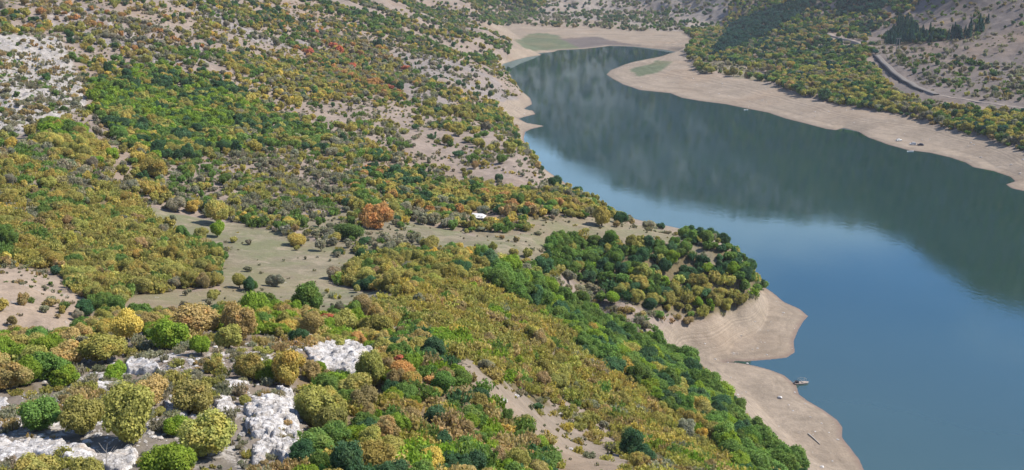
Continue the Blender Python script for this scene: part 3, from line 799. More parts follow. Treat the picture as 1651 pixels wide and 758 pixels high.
def scatter(y0, y1, step, smax, smin_off, r, sizef=1.0, covf=1.0, small=False):
    nx = int(2 * smax * y1 / step) + 1; ny = int((y1 - y0) / step) + 1
    X, Y = np.meshgrid(np.linspace(-smax * y1, smax * y1, nx), np.linspace(y0, y1, ny))
    X = X + (r.random(X.shape) - .5) * step * .95; Y = Y + (r.random(Y.shape) - .5) * step * .95
    x, y = X.ravel(), Y.ravel()
    m = (np.abs(x) < smax * y) & (y > y0) & (y < y1)
    x, y = x[m], y[m]
    z = height(x, y)
    s_ = height(x, y, sd)
    u, v, f = project(x, y, z)
    m = (z > .3) & (s_ > 3) & (v > -500) & (v < 850) & (u > -420) & (u < 1950)
    x, y, z, s_, u, v = x[m], y[m], z[m], s_[m], u[m], v[m]
    zi_ = zone_ids(x, y, z)
    cov = np.array([q['cov'] for q in Z])[zi_]
    cov = np.where((zi_ == 0) & (s_ < 28), 0, cov)
    cov = cov * np.where(np.isin(names[zi_], ['hill', 'scrub', 'shorewood']), np.clip(1 + fbm(x * .55 + y * .25, y * .8 - x * .2, 55, 4, 360) * 3.2, .06, 1.7), 1)
    dens = cov * covf * np.clip(1 + fbm(x, y, 16, 3, 320) * 1.6 * (1.05 - cov), 0, 2.2)
    if small:
        sm = np.array([q['small'] for q in Z])[zi_]
        dens = np.where(cov > .015, sm * .55 * np.clip(1 + fbm(x * .55 + y * .25, y * .8 - x * .2, 50, 4, 360) * 1.6 + fbm(x, y, 20, 3, 380) * 1.6, .05, 1.7), cov * 2) * (cov < .999)
        dens = np.where((zi_ == 0) | np.isin(names[zi_], ['beach', 'mud']), 0, dens)
    keep = r.random(len(x)) < dens
    x, y, z, zi_ = x[keep], y[keep], z[keep], zi_[keep]
    lo = np.array([q['size'][0] for q in Z])[zi_]; hi = np.array([q['size'][1] for q in Z])[zi_]
    size = lo + (hi - lo) * r.random(len(x)) ** 1.5
    br = r.random(len(x)) < np.array([q['brush'] for q in Z])[zi_]
    if small:
        size = size * (.32 + .2 * r.random(len(x))); br[:] = r.random(len(x)) < .75
    size = np.where((zi_ == 0) & (y < 900), size * .45, size) * sizef
    ti = pick_pal(None, zi_, x, y, r)
    if small:
        gi = TN.index('GR'); ti = np.where(r.random(len(x)) < .45, gi, ti)
    return dict(x=x, y=y, z=z, size=size, tint=ti, brush=br, zone=zi_, forced=np.zeros(len(x), bool))
S = []
S.append(scatter(70, 330, 1.75, .62, 0, rng, 1.0, .80))
S.append(scatter(330, 480, 2.35, .56, 0, rng, 1.0, .85))
S.append(scatter(480, 620, 3.0, .56, 0, rng))
S.append(scatter(620, 1150, 4.2, .54, 0, rng, 1.08))
S.append(scatter(1150, 2500, 6.3, .52, 0, rng, 1.12))
S.append(scatter(2500, 3400, 17, .56, 0, rng, 1.7))
S.append(scatter(70, 260, 1.1, .6, 0, rng, small=True))
S.append(scatter(260, 620, 2.1, .56, 0, rng, small=True))
S.append(scatter(620, 1300, 4.0, .54, 0, rng, small=True))
P_ = {k: np.concatenate([s[k] for s in S]) for k in S[0]}
# thin big trees standing into each other in the near part
def thin(P_, m, k):
    idx = np.where(m)[0]
    idx = idx[np.argsort(-P_['size'][idx])]
    cell = {}
    drop = []
    for i in idx:
        x, y, s_ = P_['x'][i], P_['y'][i], P_['size'][i]
        cx, cy = int(x // 6), int(y // 6)
        bad = False
        for a in (-1, 0, 1):
            for b_ in (-1, 0, 1):
                for (x2, y2, s2) in cell.get((cx + a, cy + b_), ()):
                    if (x - x2) ** 2 + (y - y2) ** 2 < (k * (s_ + s2)) ** 2: bad = True; break
                if bad: break
            if bad: break
        if bad: drop.append(i)
        else: cell.setdefault((cx, cy), []).append((x, y, s_))
    keep = np.ones(len(P_['x']), bool); keep[drop] = False
    return {q: P_[q][keep] for q in P_}
P_ = thin(P_, P_['y'] < 620, .235)

# trees the photograph shows one by one: column, row of the foot, width in survey units, tint, kind, shape factor
HAND = [(205,550,52,'YE'),(277,562,56,'BG'),(318,543,80,'TA'),(388,548,60,'TA'),(170,585,74,'OL'),(108,592,62,'TA'),(78,612,58,'MG'),(105,622,46,'BG'),
 (12,628,60,'TA'),(45,622,44,'BG'),(70,692,70,'MG'),(135,702,78,'OL'),(208,712,86,'OL'),(242,652,64,'TA'),(187,617,36,'BG'),(312,664,82,'OL'),
 (332,735,96,'OL'),(284,702,44,'BG'),(276,775,78,'BG'),(345,600,32,'OL'),(402,612,52,'OL'),(58,782,74,'OL'),(140,785,52,'OL'),(325,572,40,'BG'),(370,560,46,'OL'),
 (497,508,52,'MG'),(415,520,50,'BG'),(440,512,40,'BG'),(466,540,42,'GO'),(503,543,46,'TA'),(532,522,28,'RD'),(554,538,46,'OL'),(578,558,28,'OR'),(605,548,50,'OL'),
 (466,622,62,'GO'),(437,618,44,'BG'),(403,600,40,'OL'),(512,688,72,'OL'),(598,624,56,'OL'),(590,652,30,'OR'),(560,655,40,'BG'),(649,612,42,'OR'),(644,590,20,'RD'),
 (632,642,36,'DG'),(655,650,46,'MG'),(665,600,36,'BG'),(720,564,46,'BG'),(647,542,28,'DG'),(704,684,40,'DG'),(775,650,32,'DG'),(760,690,30,'MG'),(590,706,46,'DG'),
 (635,780,60,'DG'),(693,760,54,'YE'),(712,785,46,'YE'),(510,735,60,'MG'),(536,704,58,'OL'),(613,752,60,'GO'),(781,575,22,'DK'),(790,664,24,'YE'),(693,618,20,'OR'),(570,640,60,'OL'),(525,660,40,'GO'),
 (866,662,20,'DG'),(1016,738,46,'DG'),(1036,752,40,'DG'),(884,758,46,'MG'),(1130,712,26,'YE'),
 (264,380,22,'GR'),(325,390,28,'OL'),(351,382,27,'BG'),(377,391,14,'OL'),(401,395,12,'GR'),(399,438,15,'GR'),(386,464,27,'OL'),(402,470,24,'DG'),(345,484,22,'OL'),(338,492,14,'GR'),
 (312,342,27,'YE'),(285,342,30,'GR'),(218,330,18,'YE'),(260,320,20,'YE'),(137,508,28,'DG'),(101,505,14,'OL'),(4,502,20,'GO'),(192,424,25,'MG'),(352,362,40,'OL'),(250,288,46,'GO'),
 (588,426,28,'DG'),(572,437,18,'DG'),(546,412,18,'DG'),(540,450,26,'GR'),(518,405,22,'GR'),(480,396,36,'GO'),(479,404,11,'OL'),(444,462,25,'GR'),(405,468,26,'MG'),
 (563,386,46,'MG'),(607,370,50,'OR'),(692,406,38,'OL'),(640,402,20,'GR'),(760,418,20,'DG'),(797,362,18,'YE'),(795,452,30,'DG'),(748,366,16,'OL'),
 (894,304,28,'DG'),(931,318,20,'DG'),(916,306,16,'OL'),(970,364,34,'GO'),(1001,361,23,'DG'),(994,366,14,'BR'),(1046,370,20,'GR'),(1065,369,15,'DG'),
 (876,442,36,'DG'),(850,416,20,'OL'),(828,414,18,'OL'),(950,456,32,'DG'),(987,490,28,'BG'),(811,452,28,'DG'),(900,396,11,'DK'),(944,376,14,'OL'),(929,384,12,'GR'),
 (568,110,15,'RD'),(548,88,16,'RD'),(537,78,13,'RD'),(510,55,12,'RD'),(655,115,15,'RD'),(628,146,15,'RD'),(645,148,18,'DG'),(610,80,18,'DG'),(670,138,10,'OR'),(455,30,12,'OL'),(500,90,12,'RD'),
 (318,220,22,'DG'),(300,228,20,'DG'),(175,120,20,'DG'),(75,128,16,'DG')]
hx = {k: [] for k in P_}
for hnd in HAND:
    u, v, wpx, tn = hnd
    c = cast(u, v)
    if c is None: continue
    x, y, z = c
    d = math.sqrt(x * x + y * y + (CAM_H - z) ** 2)
    for k_, val in dict(x=x, y=y, z=z, size=wpx * .98 / FPX * d, tint=TN.index(tn), brush=False, zone=int(zone_ids(np.array([x]), np.array([y]), np.array([z]))[0]), forced=True).items():
        hx[k_].append(val)
hx = {k: np.array(v) for k, v in hx.items()}
RD_ = [(1412,90),(1420,97),(1432,108),(1442,120),(1458,131),(1478,142),(1500,151),(1530,157),(1570,163),(1610,169),(1670,176),(1340,56),(1360,63),(1380,69),(1400,73)]
keep = np.ones(len(P_['x']), bool)
for a_, b_ in zip(RD_[:-1], RD_[1:]):
    if b_[0] < a_[0]: continue
    for t_ in np.linspace(0, 1, 5):
        for dv_, rad_ in ((0, 7), (2.5, 9), (6, 9)):
            if a_[0] < 1405 and dv_ > 3: continue
            c = cast(a_[0] + (b_[0] - a_[0]) * t_ - dv_ * .4, a_[1] + (b_[1] - a_[1]) * t_ + dv_, 500)
            if c: keep &= np.hypot(P_['x'] - c[0], P_['y'] - c[1]) > rad_
for i in range(len(hx['x'])):
    dd = np.hypot(P_['x'] - hx['x'][i], P_['y'] - hx['y'][i])
    keep &= ~((dd < .46 * hx['size'][i] + P_['size'] * .22))
# nothing in front of the things below
CLEAR = [(745,595,3),(770,612,3),(800,636,3.5),(830,655,3.5),(860,672,4),(770,352,9),(535,590,7.5),(552,575,6),(440,700,5.5),(455,665,5),(430,735,4),(110,725,4),(60,720,4),(20,735,3.5),(195,740,3),(236,595,3.4),(735,590,3),(1447,82,8)]
for u, v, rad in CLEAR:
    c = cast(u, v)
    keep &= ~((np.hypot(P_['x'] - c[0], P_['y'] - c[1]) < rad) & ~((P_['size'] < 1.3)))
P_ = {k: np.concatenate([P_[k][keep], hx[k]]) for k in P_}
NP = len(P_['x'])
u, v, f = project(P_['x'], P_['y'], P_['z'] + P_['size'] * .4)
px = P_['size'] * FPX / f
# which of them the camera's side of the hill shows
vis = (u > -25) & (u < 1676) & (v > -20) & (v < 778 + px * .3)
ii = np.where(vis & (px > 6))[0]
tx, ty, tz = P_['x'][ii], P_['y'][ii], P_['z'][ii] + P_['size'][ii] * .7
hid = np.zeros(len(ii), bool)
for t in np.linspace(.35, .985, 60):
    hid |= height(tx * t, ty * t) > CAM_H + (tz - CAM_H) * t
vis2 = np.zeros(NP, bool); vis2[ii[~hid]] = True
score = np.where(vis2, px, 0) + P_['forced'] * 1000
con = np.array([Z[i]['name'] == 'pinepatch' for i in P_['zone']]) & (P_['tint'] == TN.index('TE'))
brush = P_['brush'] & ~con
P_['brush'] = brush
def top(mask, k):
    c = np.where(mask & vis2 | (mask & P_['forced']))[0]
    return c[np.argsort(-score[c])][:k]
ind = np.concatenate([top(~brush, 300), top(brush, 300)])
is_ind = np.zeros(NP, bool); is_ind[ind] = True
tcol = np.array([T[k] for k in TN])[P_['tint']]
jit = np.exp(rng.normal(0, .12, NP))[:, None] * np.exp(rng.normal(0, .035, (NP, 3)))
tcol = tcol * jit
kindn = np.where(con, 'conifer', np.where(brush, np.where(px > 12, 'brush', 'farbrush'), np.where(px > 22, 'near', np.where(px > 9, 'mid', 'far'))))
var = rng.integers(0, 1000, NP)
rz = rng.random(NP) * 2 * math.pi
hs = np.where(brush, .75 + .55 * rng.random(NP), .72 + .5 * rng.random(NP))
hs = np.where(con, 1.0 + .3 * rng.random(NP), hs)

def points_cloud(name, m, label, cat):
    me = bpy.data.meshes.new(name)
    n_ = int(m.sum())
    me.vertices.add(n_)
    co = np.stack([P_['x'][m], P_['y'][m], P_['z'][m] - .04 * P_['size'][m]], 1)
    me.vertices.foreach_set('co', co.astype(np.float32).ravel())
    idx = np.array([PIDX[(k, vv % len(PK[k]))] for k, vv in zip(kindn[m], var[m])], np.int32)
    a = me.attributes.new('idx', 'INT', 'POINT'); a.data.foreach_set('value', idx)
    a = me.attributes.new('rot', 'FLOAT_VECTOR', 'POINT')
    rt = np.zeros((n_, 3), np.float32); rt[:, 2] = rz[m]; rt[:, 0] = rng.normal(0, .06, n_); rt[:, 1] = rng.normal(0, .06, n_)
    a.data.foreach_set('vector', rt.ravel())
    a = me.attributes.new('scl', 'FLOAT_VECTOR', 'POINT')
    s3 = np.stack([P_['size'][m] * (.8 + .45 * rng.random(n_)), P_['size'][m] * (.75 + .4 * rng.random(n_)), P_['size'][m] * hs[m]], 1).astype(np.float32)
    a.data.foreach_set('vector', s3.ravel())
    a = me.attributes.new('tint', 'FLOAT_COLOR', 'POINT')
    a.data.foreach_set('color', np.c_[tcol[m], np.ones(n_)].astype(np.float32).ravel())
    o = link(name, me, kind='stuff', label=label, cat=cat)
    o.color = (0, 0, 0, 1)
    md = o.modifiers.new('plants', 'NODES'); md.node_group = GN
    return o
GN = bpy.data.node_groups.new('plants_on_points', 'GeometryNodeTree')
GN.interface.new_socket('Geometry', in_out='INPUT', socket_type='NodeSocketGeometry')
GN.interface.new_socket('Geometry', in_out='OUTPUT', socket_type='NodeSocketGeometry')
gi = GN.nodes.new('NodeGroupInput'); go = GN.nodes.new('NodeGroupOutput')
iop = GN.nodes.new('GeometryNodeInstanceOnPoints'); cin = GN.nodes.new('GeometryNodeCollectionInfo')
cin.inputs['Collection'].default_value = protos
cin.inputs['Separate Children'].default_value = True; cin.inputs['Reset Children'].default_value = True
def named(t, n_):
    a = GN.nodes.new('GeometryNodeInputNamedAttribute'); a.data_type = t; a.inputs['Name'].default_value = n_
    return a.outputs[0]
GN.links.new(gi.outputs[0], iop.inputs['Points']); GN.links.new(cin.outputs[0], iop.inputs['Instance'])
iop.inputs['Pick Instance'].default_value = True
GN.links.new(named('INT', 'idx'), iop.inputs['Instance Index'])
er = GN.nodes.new('FunctionNodeEulerToRotation')
GN.links.new(named('FLOAT_VECTOR', 'rot'), er.inputs[0]); GN.links.new(er.outputs[0], iop.inputs['Rotation'])
GN.links.new(named('FLOAT_VECTOR', 'scl'), iop.inputs['Scale'])
GN.links.new(iop.outputs[0], go.inputs[0])
rest = ~is_ind
points_cloud('woodland', rest & ~brush, 'mixed autumn woodland covering the slopes', 'woodland')
points_cloud('scrub', rest & brush, 'low brushwood and dry shrubs covering the slopes', 'scrub')
print('plants', NP, 'individual', len(ind), {k: int((kindn == k).sum()) for k in ORDER}, 'min px tree', px[top(~brush, 300)].min(), 'shrub', px[top(brush, 300)].min())

# ---- each of the largest as an object of its own
LAND = [('the upper white rock face', 535, 575), ('the lower white rock face', 445, 690), ('the white slabs in the bottom corner', 80, 725), ('the domed white rock', 232, 594),
 ('the bright yellow tree', 205, 525), ('the dark grey bush', 781, 563), ('the head of the bare gully', 737, 585), ('the wide bare gully', 900, 700), ('the white hut', 770, 350),
 ('the top end of the sloping meadow', 250, 345), ('the low end of the sloping meadow', 600, 480), ('the middle of the sloping meadow', 440, 415), ('the bare sandy slope', 50, 480),
 ('the grassy terrace', 900, 372), ('the wooded headland', 1060, 440), ('the sandy spit', 1270, 520), ('the beach inlet', 1170, 583), ('the pale crag', 50, 130), ('the red trees', 550, 95),
 ('the bleached dead branch', 453, 612), ('the dry streak up the brushwood', 55, 310), ('the orange red tree', 649, 595), ('the bare grey slope', 740, 130),
 ('the thin bleached trunk', 172, 740), ('the moored raft', 1292, 617), ('the lone dark green tree', 588, 412)]
ORD = ['', 'second ', 'third ', 'fourth ', 'fifth ', 'sixth ', 'seventh ', 'eighth ', 'ninth ', 'tenth ', 'eleventh ', 'twelfth ']
def direction(dx, dy):
    v_ = 'above' if dy < 0 else 'below'; h_ = 'left of' if dx < 0 else 'right of'
    if abs(dx) > 2.2 * abs(dy): return h_
    if abs(dy) > 2.2 * abs(dx): return v_
    return v_ + ' and ' + h_
recs = {}
for i in ind:
    s_ = P_['size'][i]
    best = min(LAND, key=lambda L: math.hypot(u[i] - L[1], (v[i] - L[2]) * 1.3))
    dx, dy = u[i] - best[1], v[i] - best[2]
    if brush[i]:
        szw = 'low' if s_ < 2.2 else 'broad'; noun = 'bush'
    else:
        szw = 'small' if s_ < 3.6 else ('large' if s_ > 5.6 else 'middling'); noun = 'tree'
    cn = CNAME[TN[P_['tint'][i]]]
    recs.setdefault((szw, cn, noun, direction(dx, dy), best[0]), []).append((math.hypot(dx, dy), i))
LABEL = {}
for (szw, cn, noun, dr, ln), L in recs.items():
    L.sort()
    for k, (_, i) in enumerate(L):
        o_ = ORD[k] if k < len(ORD) else '%dth ' % (k + 1)
        lead = ('%s %s %s' % (szw, cn, noun)) + ((', ' + o_.strip()) if k else ', nearest') + ' ' + dr + ' ' + ln
        LABEL[i] = lead
OWN = {'YE': ((205, 525), 'bright yellow round tree standing behind the rocky knoll at the end of the meadow'), 'DK': ((781, 563), 'lone dark grey bush standing in the olive brush of the near spur'),
       'OR': ((649, 600), 'orange red tree just right of the upper white rock face'), 'DG': ((588, 414), 'lone dark green round tree at the upper edge of the meadow thicket')}
for i in ind:
    tn_ = TN[P_['tint'][i]]
    if P_['forced'][i] and tn_ in OWN and math.hypot(u[i] - OWN[tn_][0][0], v[i] - OWN[tn_][0][1]) < 16:
        LABEL[i] = OWN[tn_][1]
for i in ind:
    kd = kindn[i]
    if kd == 'farbrush': kd = 'brush'
    if kd == 'far': kd = 'mid'
    cm, tm, mm = PK[kd][var[i] % len(PK[kd])]
    nm = 'shrub' if brush[i] else ('pine_tree' if con[i] else 'broadleaf_tree')
    e = bpy.data.objects.new(nm, None); COL.objects.link(e)
    e.location = (P_['x'][i], P_['y'][i], P_['z'][i] - .04 * P_['size'][i]); e.rotation_euler = (0, 0, rz[i])
    s_ = P_['size'][i]; e.scale = (s_ * (.95 + .2 * rng.random()), s_ * (.82 + .25 * rng.random()), s_ * hs[i])
    e.empty_display_size = .1
    e['label'] = LABEL[i]; e['category'] = 'shrub' if brush[i] else 'tree'
    e['group'] = 'shrubs of the near slopes' if brush[i] else 'trees of the near slopes'
    o = link('foliage' if brush[i] else 'crown', cm, parent=e); o.color = (*tcol[i], 1)
    o2 = link('stems' if brush[i] else 'trunk', tm, parent=e)


# ------------------------------------------------------------------ white limestone outcrops
lm, nt, b = mat_new('limestone')
geo = nd(nt, 'ShaderNodeNewGeometry'); P = geo.outputs['Position']
ln1 = noise(nt, .9, 6, P, .65); ln2 = noise(nt, 4.0, 5, P, .6)
c = mix(nt, mrange(nt, ln1, .38, .62, 0, 1), (.27, .255, .24), (.58, .565, .555))
c = mix(nt, mrange(nt, ln2, .55, .68, 0, .5), c, (.22, .215, .21))
c = mix(nt, mrange(nt, noise(nt, .5, 3, P), .58, .68, 0, .5), c, (.42, .33, .25))
vo = nd(nt, 'ShaderNodeTexVoronoi', feature='DISTANCE_TO_EDGE'); vo.inputs['Scale'].default_value = 1.1
nzv = nd(nt, 'ShaderNodeTexNoise'); nzv.inputs['Scale'].default_value = 1.2; nzv.inputs['Detail'].default_value = 4; nt.links.new(P, nzv.inputs['Vector'])
mp = nd(nt, 'ShaderNodeVectorMath', operation='MULTIPLY_ADD'); nt.links.new(nzv.outputs['Color'], mp.inputs[0]); mp.inputs[1].default_value = (1.8, 1.8, 1.8); nt.links.new(P, mp.inputs[2])
nt.links.new(mp.outputs[0], vo.inputs['Vector'])
crk = mrange(nt, vo.outputs['Distance'], .0, .06, .8, 0)
c = mix(nt, crk, c, (.13, .115, .10))
nt.links.new(c, b.inputs['Base Color']); b.inputs['Roughness'].default_value = .9
bump(nt, b, math_(nt, 'ADD', ln2, math_(nt, 'MULTIPLY', ln1, 2.0)), .8, .25)

def cells(x, y, sc_, seed):
    """plate noise: random height per cell, with distance to the cell edge"""
    gx_, gy_ = x / sc_, y / sc_
    ix, iy = np.floor(gx_), np.floor(gy_)
    d1 = np.full(x.shape, 9.0); d2 = d1.copy(); hv = np.zeros(x.shape)
    for a in (-1, 0, 1):
        for b_ in (-1, 0, 1):
            cx, cy = ix + a, iy + b_
            px_ = cx + .15 + .7 * _hash(cx, cy, seed); py_ = cy + .15 + .7 * _hash(cx, cy, seed + 3)
            d = np.hypot(gx_ - px_, gy_ - py_)
            n_ = d < d1
            d2 = np.where(n_, d1, np.minimum(d2, d)); hv = np.where(n_, _hash(cx, cy, seed + 7), hv); d1 = np.where(n_, d, d1)
    return hv, d2 - d1

def outcrop(poly, label, rise=1.0, step=.2, seed=0, aniso=(1.0, 1.0)):
    W_ = []
    for u_, v_ in poly:
        q = cast(u_, min(v_, 800))
        if q: W_.append(q[:2])
    W_ = np.array(W_)
    x0, y0 = W_.min(0) - .8; x1, y1 = W_.max(0) + .8
    X, Y = np.meshgrid(np.arange(x0, x1, step), np.arange(y0, y1, step))
    wx_ = X + fbm(X, Y, 2.2, 3, seed) * .7; wy_ = Y + fbm(X, Y, 2.2, 3, seed + 5) * .9
    m = soften(inpoly(wx_, wy_, W_), max(2, int(.5 / step)))
    hv, ed = cells(X * aniso[0] + fbm(X, Y, 1.5, 2, seed + 9) * .8, Y * aniso[1] + fbm(X, Y, 1.5, 2, seed + 12) * .8, 1.15, seed)
    hv2, ed2 = cells(X * aniso[0], Y * aniso[1] , .5, seed + 31)
    bumpz = .35 + .48 * hv * sstep(0, .18, ed) + .10 * hv2 * sstep(0, .2, ed2) + fbm(X, Y, 2.0, 3, seed + 17) * .22
    gate = sstep(-.30, .10, fbm(X, Y, 2.8, 3, seed + 40) + (m - .45) * .8)
    zt = height(X, Y) + rise * bumpz * sstep(.12, .7, m) * (.35 + .65 * gate) - .12 * (1 - gate) - .25 * sstep(.35, .05, m)
    idx = np.arange(X.size).reshape(X.shape)
    ok = m > .04
    q = np.stack([idx[:-1, :-1], idx[:-1, 1:], idx[1:, 1:], idx[1:, :-1]], -1)
    okq = ok[:-1, :-1] & ok[1:, 1:] & ok[:-1, 1:] & ok[1:, :-1]
    q = q[okq]
    used = np.unique(q); remap = np.full(X.size, -1); remap[used] = np.arange(len(used))
    co = np.stack([X.ravel(), Y.ravel(), zt.ravel()], 1)[used]
    org = np.array([co[:, 0].mean(), co[:, 1].mean(), co[:, 2].min()])
    me = bpy.data.meshes.new('rock_outcrop'); fill(me, co - org, remap[q])
    o = link('rock_outcrop', me, lm, label=label, cat='rock', group='white limestone outcrops')
    o.location = org
    return o
outcrop([(458,545),(472,541),(492,550),(506,544),(525,556),(541,556),(557,553),(571,560),(600,566),(602,576),(579,580),(573,584),(577,599),(581,614),(563,609),(541,598),(529,597),(516,602),(503,598),(508,590),(497,572),(468,558)],
        'long jagged white rock face behind the trees, the uppermost and widest one', 1.3, .2, 11, (1.0, .6))
outcrop([(449,631),(463,631),(478,644),(482,658),(486,704),(484,733),(470,752),(457,748),(442,733),(426,750),(409,750),(411,729),(428,708),(409,708),(399,683),(395,660),(417,650),(436,642)],
        'tall broken white rock face with a green bush growing in its middle', 1.3, .15, 23, (1.0, .7))
outcrop([(-12,712),(12,708),(42,721),(44,706),(62,713),(96,704),(110,723),(133,723),(154,731),(148,752),(104,752),(90,735),(48,731),(20,752),(-12,752)],
        'flat cracked white rock slabs in the bottom left corner', .75, .14, 37)
outcrop([(183,722),(208,718),(217,746),(187,770),(168,748)], 'white rock slab beside the thin bleached trunk', .7, .14, 41)
outcrop([(-12,640),(8,641),(16,690),(-12,692)], 'low white rocks at the left edge above the slabs', .5, .15, 43)
outcrop([(200,594),(215,584),(228,583),(243,590),(251,591),(264,604),(252,600),(236,601),(221,603),(212,604)], 'smooth domed white rock behind the middle trees of the knoll', 1.2, .12, 47, (.35, .35))
outcrop([(150,617),(162,606),(178,610),(205,620),(202,634),(170,630),(155,624)], 'small group of white stones below the domed rock', .6, .14, 53)
outcrop([(346,638),(367,636),(376,662),(348,668)], 'white boulder outcrop beside the big round green tree', .9, .14, 59)
outcrop([(262,648),(303,656),(302,674),(268,666)], 'pale rocks showing between the round trees in the middle of the knoll', .6, .14, 61)
outcrop([(362,614),(396,610),(396,632),(364,633)], 'scattered white stones above the boulder outcrop', .6, .14, 67)
outcrop([(366,668),(378,700),(372,706),(360,690)], 'pale stones on the bare earth left of the tall white rock face', .35, .14, 68)

# ------------------------------------------------------------------ small things
white = simple('white_paint', (.58, .57, .55), .5, 0, .06, 2)
hutwall = simple('pale_render', (.55, .52, .46), .85, 0, .12, 2)
wood = simple('weathered_wood', (.34, .27, .22), .9, 0, .25, 5)
bleached = simple('bleached_wood', (.36, .33, .29), .85, 0, .15, 9)
dark = simple('dark_gap', (.03, .03, .035), .5, 0, .1, 5)
glass = simple('window_glass', (.04, .05, .06), .12, 0, .05, 5)
rubber = simple('tyre_rubber', (.02, .02, .02), .8, 0, .1, 5)
silver = simple('silver_paint', (.45, .47, .48), .35, .4, .05, 5)
navy = simple('dark_blue_paint', (.03, .035, .055), .35, .2, .05, 5)
asphalt = simple('old_asphalt', (.145, .132, .12), .9, 0, .12, .6)
stonew = simple('dark_masonry', (.035, .035, .04), .95, 0, .25, 1.2)
concrete = simple('concrete', (.32, .31, .29), .9, 0, .15, 1.5)
import bmesh
def bmo(name, build, mat, parent=None, bevel=0, **kw):
    bm = bmesh.new(); build(bm)
    if bevel:
        bmesh.ops.bevel(bm, geom=list(bm.edges), offset=bevel, segments=1, affect='EDGES')
    bmesh.ops.recalc_face_normals(bm, faces=bm.faces)
    me = bpy.data.meshes.new(name); bm.to_mesh(me); bm.free()
    return link(name, me, mat, parent=parent, **kw)
def box(bm, c_, s_, rz_=0, top=(1, 1)):
    vs = []
    for z_ in (-1, 1):
        for x_, y_ in ((-1, -1), (1, -1), (1, 1), (-1, 1)):
            k1, k2 = (top if z_ > 0 else (1, 1))
            p = Vector((x_ * s_[0] / 2 * k1, y_ * s_[1] / 2 * k2, z_ * s_[2] / 2))
            p.rotate(Euler((0, 0, rz_)))
            vs.append(bm.verts.new(p + Vector(c_)))
    for f_ in ((3, 2, 1, 0), (4, 5, 6, 7), (0, 1, 5, 4), (1, 2, 6, 5), (2, 3, 7, 6), (3, 0, 4, 7)):
        bm.faces.new([vs[i] for i in f_])
def tub(bm, pts_, rad, sides=6):
    v_, f_ = tube(pts_, rad, sides)
    vv = [bm.verts.new(p) for p in v_]
    for q in f_: bm.faces.new([vv[i] for i in q])
    bm.faces.new(vv[:sides][::-1]); bm.faces.new(vv[-sides:])
def thing(name, label, cat, loc, rz_=0, group=None, sc_=1.0):
    o = bpy.data.objects.new(name, None); COL.objects.link(o)
    o.location = loc; o.rotation_euler = (0, 0, rz_); o['label'] = label; o['category'] = cat; o.scale = (sc_,) * 3
    o.empty_display_size = .1
    if group: o['group'] = group
    return o

# white hut on the terrace
p = cast(770, 359)
t = thing('farm_hut', 'small white hut with a white hipped roof behind the hedge on the terrace', 'hut', (p[0], p[1], p[2] - .1), R(-14))
bmo('wall', lambda bm: box(bm, (0, 0, 1.25), (4.6, 3.4, 2.5)), white, t)
def roofb(bm):
    a = [(-2.9, -2.3, 2.4), (2.9, -2.3, 2.4), (2.9, 2.3, 2.4), (-2.9, 2.3, 2.4), (-2.9, -2.3, 2.52), (2.9, -2.3, 2.52), (2.9, 2.3, 2.52), (-2.9, 2.3, 2.52), (-1.9, 0.2, 3.7), (1.9, 0.2, 3.7)]
    w_ = [bm.verts.new(q) for q in a]
    for f_ in ((3, 2, 1, 0), (0, 1, 5, 4), (1, 2, 6, 5), (2, 3, 7, 6), (3, 0, 4, 7), (4, 5, 9, 8), (5, 6, 9), (6, 7, 8, 9), (7, 4, 8)):
        bm.faces.new([w_[i] for i in f_])
bmo('roof', roofb, white, t)
dr_ = bmo('door', lambda bm: box(bm, (-1.2, -1.73, 1.0), (.9, .06, 2.0)), wood, t)
bmo('handle', lambda bm: box(bm, (-.88, -1.78, 1.0), (.05, .06, .14)), silver, dr_)
w_ = bmo('window', lambda bm: box(bm, (1.0, -1.72, 1.45), (1.1, .05, .9)), glass, t)
def frame(bm):
    for c_, s_ in (((1.0, -1.74, 1.93), (1.26, .08, .08)), ((1.0, -1.74, .97), (1.26, .08, .08)), ((.41, -1.74, 1.45), (.08, .08, .88)), ((1.59, -1.74, 1.45), (.08, .08, .88))):
        box(bm, c_, s_)
bmo('frame', frame, wood, w_)

# fishing raft off the near beach
x, y = at_z(1292, 617, .3)
t = thing('fishing_raft', 'small pale wooden fishing raft with a light canopy frame floating off the beach', 'raft', (x, y, 0), R(12))
def hullb(bm):
    prof = [(-2.5, .55), (-2.3, .9), (0, 1.0), (1.6, .85), (2.5, .15)]
    lo = []; hi = []
    for sgn in (1, -1):
        for px_, py_ in (prof if sgn == 1 else prof[::-1]):
            lo.append(bm.verts.new((px_ * .9, sgn * py_ * .75, -.15))); hi.append(bm.verts.new((px_, sgn * py_, .42)))
    n_ = len(lo)
    for i in range(n_):
        bm.faces.new((lo[i], lo[(i + 1) % n_], hi[(i + 1) % n_], hi[i]))
    bm.faces.new(lo[::-1]); bm.faces.new(hi)
bmo('hull', hullb, simple('raft_wood', (.30, .25, .22), .85, 0, .2, 4), t)
bmo('cabin', lambda bm: box(bm, (-1.55, 0, .72), (.9, 1.3, .6), 0, (.9, .9)), dark, t)
def canopy(bm):
    for px_ in (-.9, 1.3):
        for py_ in (-.7, .7):
            tub(bm, [(px_, py_, .4), (px_, py_, 1.7)], [.035, .035])
    for py_ in (-.7, .7): tub(bm, [(-.9, py_, 1.7), (1.3, py_, 1.7)], [.03, .03])
    for px_ in (-.9, 1.3): tub(bm, [(px_, -.7, 1.7), (px_, .7, 1.7)], [.03, .03])
bmo('canopy_frame', canopy, bleached, t)
bmo('bench', lambda bm: box(bm, (.3, 0, .6), (.35, 1.4, .08)), bleached, t)
bmo('mooring_pole', lambda bm: tub(bm, [(-2.6, -.9, -.8), (-2.55, -.9, 1.6)], [.05, .04]), wood, t)

